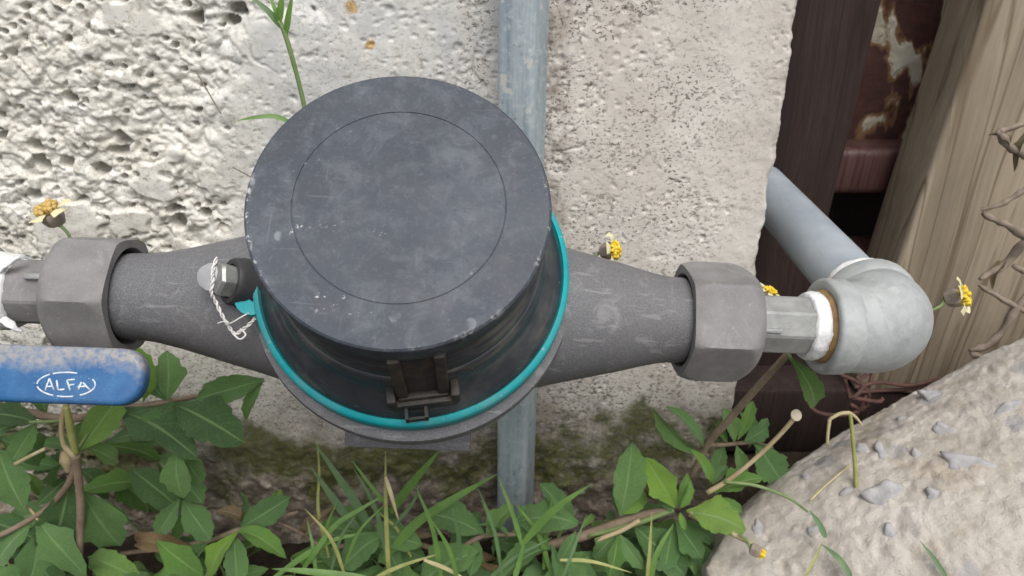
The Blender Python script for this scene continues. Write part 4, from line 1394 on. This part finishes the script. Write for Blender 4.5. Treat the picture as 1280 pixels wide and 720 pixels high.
# --- background cover low down at the wall foot, left and middle
def filler(name, label, x0, x1, y0, y1, n_, z0, z1, seed, avoid=()):
    r = random.Random(seed)
    p = plant(name, at((x0 + x1) / 2, 735, .42), label, 'weed', G)
    for i in range(n_):
        for _ in range(20):
            px, py = r.uniform(x0, x1), r.uniform(y0, y1)
            if not any(a <= px <= b and c <= py <= d for a, b, c, d in avoid):
                break
        # never behind the wall face
        zmax = 0.318 / (math.cos(PITCH) - (py - 360) / F * math.sin(PITCH))
        z = min(r.uniform(z0, z1), zmax - 0.006)
        b = at(px, py, z)
        ang = r.uniform(-2.9, 0.9)
        Ln = r.uniform(0.020, 0.034)
        t = b + V((math.cos(ang) * Ln, -0.35 * Ln * r.random() - 0.15 * Ln, -math.sin(ang) * Ln * 0.75))
        t.y = min(t.y, 0.316)
        t.z = max(t.z, 0.008)
        place_leaf(p, b, t, r.choice(['oval', 'lobed', 'oval', 'wide', 'narrow', 'brightlobed']), r.uniform(-0.6, 0.6), r.uniform(0.3, 0.6))
        if i % 2 == 0:
            q = V((b.x + r.uniform(-0.02, 0.02), min(b.y, 0.31), max(b.z - 0.03, -0.004)))
            obj('stem', sweep(catmull([q, (q + b) / 2 + V((0.003, -0.004, 0)), b], 4), 0.0006, 6), M_STEMG, p, sharp=None)
    return p


filler('weed', 'low dense weed leaves at the far corner beneath the blue handle', -60, 235, 560, 730, 44, .36, .40, 3, ((236, 400, 520, 660),))
filler('weed', 'low weed leaves on the soil below the meter foot', 190, 450, 660, 740, 20, .385, .41, 5)
filler('weed', 'low weed leaves among the grass in front of the steel post', 430, 680, 655, 740, 24, .38, .41, 8)
filler('weed', 'low weed leaves on the soil beside the concrete chunk', 690, 900, 655, 740, 30, .38, .41, 12)
wm = plant('weed', at(560, 730, .40), 'weed with broad leaves between the grass blades below the meter', 'weed', G)
for a in (((604, 668, .372), (532, 634, .372), 'wide', 0.3), ((480, 668, .37), (424, 706, .362), 'wide', 0.2), ((606, 672, .37), (640, 630, .372), 'lobed', -0.4), ((600, 690, .37), (520, 722, .362), 'wide', 0.2),
          ((596, 672, .374), (590, 720, .366), 'oval', -0.3), ((478, 668, .375), (500, 720, .366), 'lobed', 0.3), ((470, 672, .378), (400, 655, .38), 'oval', 0.3), ((560, 690, .376), (600, 640, .385), 'oval', 0.4), ((640, 672, .37), (688, 632, .368), 'wide', -0.2), ((634, 676, .37), (612, 648, .366), 'narrow', 0.8)):
    place_leaf(wm, at(*a[0]), at(*a[1]), a[2], a[3], 0.45)
stem(wm, [(400, 690, .385), (480, 672, .378), (560, 688, .374), (604, 670, .372), (650, 668, .37)], [0.0012, 0.0014, 0.0012])

# ------------------------------------------------------------------ grass
def blade(parent, pts, width, mat, fold=0.25, name='blade'):
    path = catmull([at(*p) for p in pts], 6)
    n_ = len(path)
    v, f = [], []
    for i, p in enumerate(path):
        t = i / (n_ - 1)
        d = (path[min(i + 1, n_ - 1)] - path[max(i - 1, 0)]).normalized()
        tocam = (CAMP - p).normalized()
        up = (tocam * 0.7 + V((0, 0, 1)) * 0.3)
        side = d.cross(up).normalized()
        nn = side.cross(d).normalized()
        w_ = width * min(1, 0.55 + 2 * t) * (1 - t ** 3.0) + 0.00008
        v += [p - side * w_ + nn * (w_ * fold), p, p + side * w_ + nn * (w_ * fold)]
    for i in range(n_ - 1):
        for k in range(2):
            a = i * 3 + k
            f.append((a, a + 1, a + 4, a + 3))
    return obj(name, (v, f), mat, parent, sharp=None)


GG = 'grass tufts below the meter'
g1 = plant('grass_tuft', at(475, 735, .38), 'tuft of long green grass blades directly below the meter foot', 'grass tuft', GG)
blade(g1, [(489, 640, .372), (515, 605, .362), (552, 560, .352)], 0.0022, M_GRASS)
blade(g1, [(480, 700, .368), (520, 655, .362), (570, 622, .356), (621, 593, .35)], 0.0023, M_GRASS)
blade(g1, [(487, 730, .36), (484, 680, .355), (482, 620, .350), (482, 563, .346)], 0.0010, M_STRAWY)
blade(g1, [(482, 596, .347), (490, 622, .348), (498, 650, .352)], 0.0009, M_STRAW)
blade(g1, [(490, 660, .36), (515, 630, .356), (528, 603, .352)], 0.0008, M_GRASS_D)
blade(g1, [(484, 632, .354), (462, 605, .350), (440, 576, .348)], 0.0008, M_GRASS)
blade(g1, [(376, 716, .352), (394, 690, .350), (420, 656, .350), (455, 634, .351), (485, 616, .354)], 0.0013, M_GRASS)
blade(g1, [(340, 724, .352), (385, 692, .352), (420, 674, .354), (458, 667, .356)], 0.0014, M_GRASS)
blade(g1, [(470, 726, .345), (430, 720, .343), (380, 714, .342), (340, 711, .342)], 0.0018, M_GRASS)
blade(g1, [(462, 726, .35), (500, 708, .352), (550, 692, .354)], 0.0009, M_STRAWY)
blade(g1, [(396, 738, .35), (392, 690, .352), (384, 650, .355)], 0.0008, M_GRASS)
blade(g1, [(530, 700, .352), (560, 712, .350), (590, 730, .348)], 0.0009, M_STRAW)
g2 = plant('grass_tuft', at(460, 690, .39), 'two dull broad grass blades leaning left of the meter foot', 'grass tuft', GG)
blade(g2, [(464, 664, .375), (440, 622, .37), (393, 553, .362)], 0.0022, M_GRASS_D)
blade(g2, [(452, 668, .378), (425, 635, .374), (388, 583, .368)], 0.0022, M_GRASS_D)
blade(g2, [(412, 700, .38), (398, 640, .376), (399, 590, .374), (396, 545, .37)], 0.0007, M_STRAWY)
g3 = plant('grass_tuft', at(655, 735, .37), 'bright grass blades forking in front of the steel post foot', 'grass tuft', GG)
blade(g3, [(655, 678, .352), (680, 650, .348), (705, 628, .345), (738, 606, .343)], 0.0019, M_GRASS)
blade(g3, [(653, 682, .352), (640, 640, .350), (622, 594, .350)], 0.0011, M_GRASS)
blade(g3, [(640, 735, .352), (650, 700, .352), (656, 674, .352)], 0.0012, M_GRASS)
blade(g3, [(600, 735, .36), (640, 700, .358), (690, 672, .357)], 0.0010, M_GRASS_D)
g4 = plant('grass_tuft', at(815, 735, .36), 'thin yellow green grass blades by the creeping stem', 'grass tuft', GG)
blade(g4, [(808, 735, .345), (812, 690, .343), (815, 640, .342)], 0.0008, M_STRAWY)
blade(g4, [(812, 735, .345), (820, 695, .343), (842, 655, .344)], 0.0013, M_GRASS)
blade(g4, [(700, 735, .345), (716, 690, .345), (734, 642, .347)], 0.0007, M_GRASS_D)
blade(g4, [(700, 700, .346), (740, 702, .345), (790, 716, .343)], 0.0008, M_STRAWY)
g5 = plant('grass_tuft', at(1075, 740, .34), 'short dark grass blades in front of the concrete chunk', 'grass tuft', GG)
blade(g5, [(1066, 728, .318), (1050, 700, .322), (1027, 680, .328)], 0.0014, M_GRASS_D)
blade(g5, [(1032, 672, .33), (1024, 655, .332), (1012, 638, .336)], 0.0013, M_GRASS_D)
blade(g5, [(1186, 728, .305), (1170, 702, .308), (1150, 676, .312)], 0.0010, M_GRASS_D)
blade(g5, [(1006, 722, .325), (1018, 700, .326), (1029, 676, .329)], 0.0006, M_STRAWY)
rb = random.Random(31)
for tuft, x0, x1 in ((g1, 400, 560), (g3, 560, 700)):
    for k in range(7):
        bx, by, bz = rb.uniform(x0, x1), rb.uniform(690, 735), rb.uniform(.345, .375)
        hx, hy = rb.uniform(-55, 55), rb.uniform(60, 130)
        blade(tuft, [(bx, by, bz), (bx + hx * 0.35, by - hy * 0.55, bz - 0.004), (bx + hx, by - hy, bz - 0.007)], rb.uniform(0.0006, 0.0012), rb.choice([M_GRASS, M_GRASS, M_GRASS_D, M_STRAWY]))
st_ = plant('bent_straw', at(1070, 632, .345), 'pale bent straw leaning on the concrete chunk below the elbow', 'straw')
stem(st_, [(1071, 630, .352), (1070, 600, .352), (1067, 560, .352), (1064, 528, .352), (1062, 516, .352)], [0.0011, 0.0010, 0.0009], M_STRAWY)
stem(st_, [(1062, 516, .352), (1050, 517, .351), (1037, 524, .351)], [0.0010, 0.0008], M_STRAW)
stem(st_, [(1037, 524, .351), (1035, 540, .352), (1034, 556, .354)], [0.0009, 0.0007], M_STRAW)
stem(st_, [(1062, 516, .352), (1070, 522, .353), (1078, 532, .356)], [0.0009, 0.0005], M_STRAW)
s2_ = plant('dry_stalk', at(0, 600, .34), 'short pale dry stalk at the left edge among leaves', 'straw')
stem(s2_, [(19, 580, .33), (36, 571, .328), (56, 561, .326)], [0.0009, 0.0008], M_STRAW)
s3_ = plant('dry_stalk', at(960, 600, .34), 'thin pale stalk running across the face of the concrete chunk', 'straw')
stem(s3_, [(905, 602, .345), (945, 607, .343), (985, 622, .341), (1010, 640, .34)], [0.0009, 0.0008, 0.0005], M_STEMG)
s4_ = plant('dry_stalk', at(1010, 640, .34), 'faint thin straw lying slantwise on the concrete chunk', 'straw')
stem(s4_, [(1012, 626, .352), (1035, 604, .356), (1062, 582, .36)], [0.0006, 0.0005], M_STRAW)

# green sprig rising behind the lid
sp = plant('grass_sprig', aty(378, 150, .30), 'green grass sprig rising behind the lid against the wall', 'grass sprig')
stem(sp, [(392, 190, .300), (378, 122, .292), (366, 75, .286), (356, 42, .282), (349, 26, .280)], [0.0010, 0.0009, 0.0010, 0.0009], M_STEMG)
blade(sp, [(351, 34, .281), (335, 14, .278), (308, -8, .276)], 0.0012, M_GRASS_D)
blade(sp, [(350, 28, .280), (344, 12, .278), (336, -8, .277)], 0.0009, M_GRASS)
blade(sp, [(347, 30, .280), (351, 10, .277), (353, -10, .275)], 0.0014, M_GRASS)
blade(sp, [(357, 44, .282), (361, 18, .278), (366, -10, .275)], 0.0011, M_GRASS)
blade(sp, [(372, 158, .296), (345, 146, .293), (318, 147, .291), (296, 151, .291)], 0.0009, M_GRASS)
s5_ = plant('dry_stalk', aty(275, 140, .31), 'hair thin dry stalk against the lumpy wall', 'straw')
stem(s5_, [(276, 142, .31), (262, 118, .309), (246, 91, .307)], 0.0003, M_TWIG)
s6_ = plant('dry_stalk', aty(305, 216, .31), 'tiny dry stalk poking out beside the lid edge', 'straw')
stem(s6_, [(318, 224, .30), (306, 217, .30), (291, 209, .30)], 0.0003, M_TWIG)

# ------------------------------------------------------------------ small yellow flowers
def flower(px, py, z, dirpx, size, label, stem_pts, petal_mat=None, disc_mat=None, closed=False):
    """dirpx: where the head points in the picture plus a lean toward the viewer"""
    c = at(px, py, z)
    d = (_R * dirpx[0] - _U * dirpx[1] - _F * dirpx[2]).normalized()
    t = thing('wild_flower', c, label, 'flower', 'small yellow daisies')
    m = frame(c, d, V((0.3, 0.2, 1)))
    R_ = size
    obj('calyx', jitter(revolve([(0.12 * R_, -0.95 * R_), (0.48 * R_, -0.82 * R_), (0.66 * R_, -0.45 * R_), (0.68 * R_, -0.1 * R_), (0.60 * R_, 0.08 * R_)], 18, lambda a, r_, zz: r_ * (1 + 0.06 * math.cos(6 * a))), R_ * 0.08, 1.2 / R_), M_CALYX, t, m)
    vs = []
    rr = random.Random(int(px))
    for k in range(26 if not closed else 12):
        a = k * 2.399
        q = 0.66 * R_ * math.sqrt((k + 0.5) / 26)
        hgt = (0.50 + rr.uniform(0, 0.22) - 0.25 * (q / R_)) * R_
        vs.append(xf(revolve([(0.085 * R_, 0.0), (0.13 * R_, hgt * 0.7), (0.18 * R_, hgt), (0.03 * R_, hgt * 1.06)], 6), Matrix.Translation((q * math.cos(a), q * math.sin(a), 0.05 * R_))))
    obj('disc', join(*vs), disc_mat or M_YELLOW, t, m, sharp=None)
    for k in range(0 if closed else 5):
        a = 2 * math.pi * k / 5 + rr.uniform(-0.2, 0.2)
        v, f = [], []
        for i in range(5):
            u = i / 4
            w_ = (0.20 + 0.30 * u) * R_
            rad_ = (0.45 + 0.85 * u) * R_
            zz = (0.20 + 0.30 * u - 0.35 * u * u * rr.uniform(0.3, 1.4)) * R_
            for j, sgn in enumerate((-1, -0.33, 0.33, 1)):
                tip = (0.10 * R_ if (i == 4 and abs(sgn) < 0.5) else 0)
                v.append(V((rad_ + tip, sgn * w_, zz - 0.06 * R_ * sgn * sgn)))
        for i in range(4):
            for j in range(3):
                b_ = i * 4 + j
                f.append((b_, b_ + 1, b_ + 5, b_ + 4))
        obj('petal', (v, f), petal_mat or M_CREAM, t, m @ Matrix.Rotation(a, 4, 'Z'), sharp=None)
    if stem_pts:
        pts = [c - d * (R_ * 0.95)] + [at(*p) for p in stem_pts]
        obj('stem', sweep(catmull(pts, 6), 0.00065, 8), M_STEMG, t, sharp=None)
    return t


flower(62, 266, .292, (-0.25, -1.0, 0.8), 0.0064, 'faded ochre flower above the left union nut', [(78, 284, .294), (88, 298, .296), (96, 330, .30)], M_CREAM, M_OCHRE)
flower(764, 313, .300, (1.0, -0.1, 0.6), 0.0052, 'pale yellow flower lying on the meter neck against the wall', [(742, 322, .303), (725, 335, .306)], M_CREAM, M_YELLOW)
flower(960, 366, .303, (0.5, -1.0, 0.5), 0.0040, 'tiny yellow flower peeping over the right tailpiece', [(958, 385, .305), (955, 420, .31)], M_CREAM, M_YELLOW)
flower(1199, 371, .318, (1.0, -0.25, 0.75), 0.0062, 'bright yellow flower on a short stalk right of the elbow', [(1176, 382, .319), (1160, 391, .320), (1130, 410, .325)], M_CREAM, M_YELLOW)
flower(948, 690, .333, (1.0, 0.5, 0.3), 0.0044, 'half closed flower bud hanging in front of the concrete chunk', [(934, 676, .335), (924, 668, .338)], M_CREAM, M_YELLOW, closed=True)

# ------------------------------------------------------------------ dead vine on the timber, rusty wire, litter
vine = thing('dead_vine', aty(1240, 440, .385), 'dead grey brown vine hooked across the pale timber post', 'vine')
for pts, r in (
    ([(1300, 142, .372), (1270, 158, .374), (1250, 166, .376), (1247, 172, .376)], [0.0012, 0.0014, 0.0016]),
    ([(1247, 170, .376), (1262, 184, .375), (1282, 196, .372), (1300, 204, .37)], [0.0017, 0.0015, 0.0014]),
    ([(1300, 222, .392), (1278, 240, .392), (1252, 256, .394), (1230, 264, .396)], [0.0010, 0.0012, 0.0012]),
    ([(1230, 264, .396), (1250, 276, .395), (1274, 292, .394), (1300, 306, .39)], [0.0013, 0.0016, 0.0017]),
    ([(1300, 286, .398), (1272, 310, .40), (1248, 336, .403), (1224, 350, .406)], [0.0016, 0.0017, 0.0012]),
    ([(1222, 358, .407), (1250, 374, .406), (1300, 398, .40)], [0.0009, 0.0012, 0.0012]),
    ([(1300, 352, .40), (1270, 392, .405), (1240, 428, .41), (1212, 441, .412)], [0.0014, 0.0018, 0.0014]),
    ([(1212, 441, .412), (1228, 446, .411), (1246, 449, .409)], [0.0010, 0.0012]),
    ([(1300, 330, .405), (1282, 340, .405), (1264, 334, .407)], [0.0011, 0.0013]),
):
    obj('twig', jitter(jitter(sweep(catmull([at(*p) for p in pts], 8), [x * k for x, k in zip(np.interp(np.linspace(0, 1, 9), np.linspace(0, 1, len(r)), r), (0.9, 1.5, 1.1, 1.4, 1.0, 1.6, 1.2, 1.3, 0.7))], 8), 0.0022, 70, len(pts) + pts[0][1]), 0.0005, 320), M_TWIG, vine, sharp=None)

for (b_, t_) in (((1262, 184, .374), (1244, 162, .377)), ((1300, 168, .371), (1262, 192, .373)), ((1262, 328, .404), (1236, 348, .402))):
    place_leaf(vine, at(*b_), at(*t_), 'dry', 0.6, 0.3, 0.9)
rw = thing('rusty_wire', at(1080, 500, .42), 'tangle of rusty wire hanging in the gap below the elbow', 'wire')
r_ = random.Random(4)
for pts in (
    [(1010, 480, .40), (1008, 500, .40), (1024, 516, .40), (1060, 518, .405), (1085, 506, .41)],
    [(1050, 468, .40), (1072, 478, .40), (1086, 494, .405), (1078, 512, .41), (1064, 506, .40)],
    [(1068, 484, .40), (1100, 478, .405), (1135, 482, .41), (1172, 474, .415)],
    [(1074, 490, .40), (1104, 488, .41), (1140, 486, .415), (1180, 478, .42)],
    [(1072, 476, .40), (1090, 466, .41), (1080, 500, .405), (1068, 522, .41)],
    [(1060, 496, .40), (1096, 502, .40), (1104, 498, .40)],
    [(1056, 474, .41), (1064, 496, .40), (1078, 484, .40), (1070, 470, .40)],
):
    obj('strand', sweep(catmull([at(*p) for p in pts], 8), 0.0011, 8), M_WIRE_R, rw, sharp=None)

DL = 'dry leaves on the soil'
for (px, py, z, ang, L_, lab) in (
    (170, 676, .375, 0.2, 0.026, 'curled brown dry leaf under the weed left of the meter'),
    (386, 668, .385, 1.35, 0.032, 'wrinkled brown dry leaf against the mossy wall'),
    (540, 690, .385, 0.3, 0.028, 'flat brown dry leaf on the soil under the grass'),
    (600, 704, .385, -0.5, 0.020, 'small brown dry leaf near the steel post foot'),
    (500, 672, .38, 1.0, 0.018, 'small orange brown leaf behind the upright grass stalk'),
    (690, 700, .385, 0.7, 0.020, 'brown dry leaf under the creeping stem'),
):
    zmax = 0.316 / (math.cos(PITCH) - (py - 360) / F * math.sin(PITCH))
    b = at(px, py, min(z, zmax))
    t = b + V((math.cos(ang) * L_, -0.006, math.sin(ang) * L_ * 0.6))
    t.y = min(t.y, 0.312)
    o = place_leaf(None, b, t, 'dry', 0.3, 0.5, 0.8, 'dry_leaf')
    tag(o, lab, 'leaf', DL)
r_ = random.Random(9)
for k, (px, py, z, R_, lab) in enumerate((
    (465, 712, .40, 0.008, 'brown pebble under the grass tuft'), (570, 705, .405, 0.010, 'rounded brown stone between grass and steel post'),
    (610, 700, .405, 0.007, 'small dark stone at the steel post foot'), (1000, 575, .45, 0.012, 'dark stone in the gap behind the concrete chunk'))):
    c = at(px, py, z)
    c.z = max(0.002, min(c.z, R_ * 0.4))
    q = jitter(revolve([(0.1 * R_, -0.6 * R_), (0.8 * R_, -0.4 * R_), (R_, 0), (0.75 * R_, 0.45 * R_), (0.1 * R_, 0.62 * R_)], 16), R_ * 0.25, 0.9 / R_, k)
    o = obj('pebble', q, M_STEM, M=Matrix.Translation(c), sharp=None)
    tag(o, lab, 'stone', 'stones on the soil')
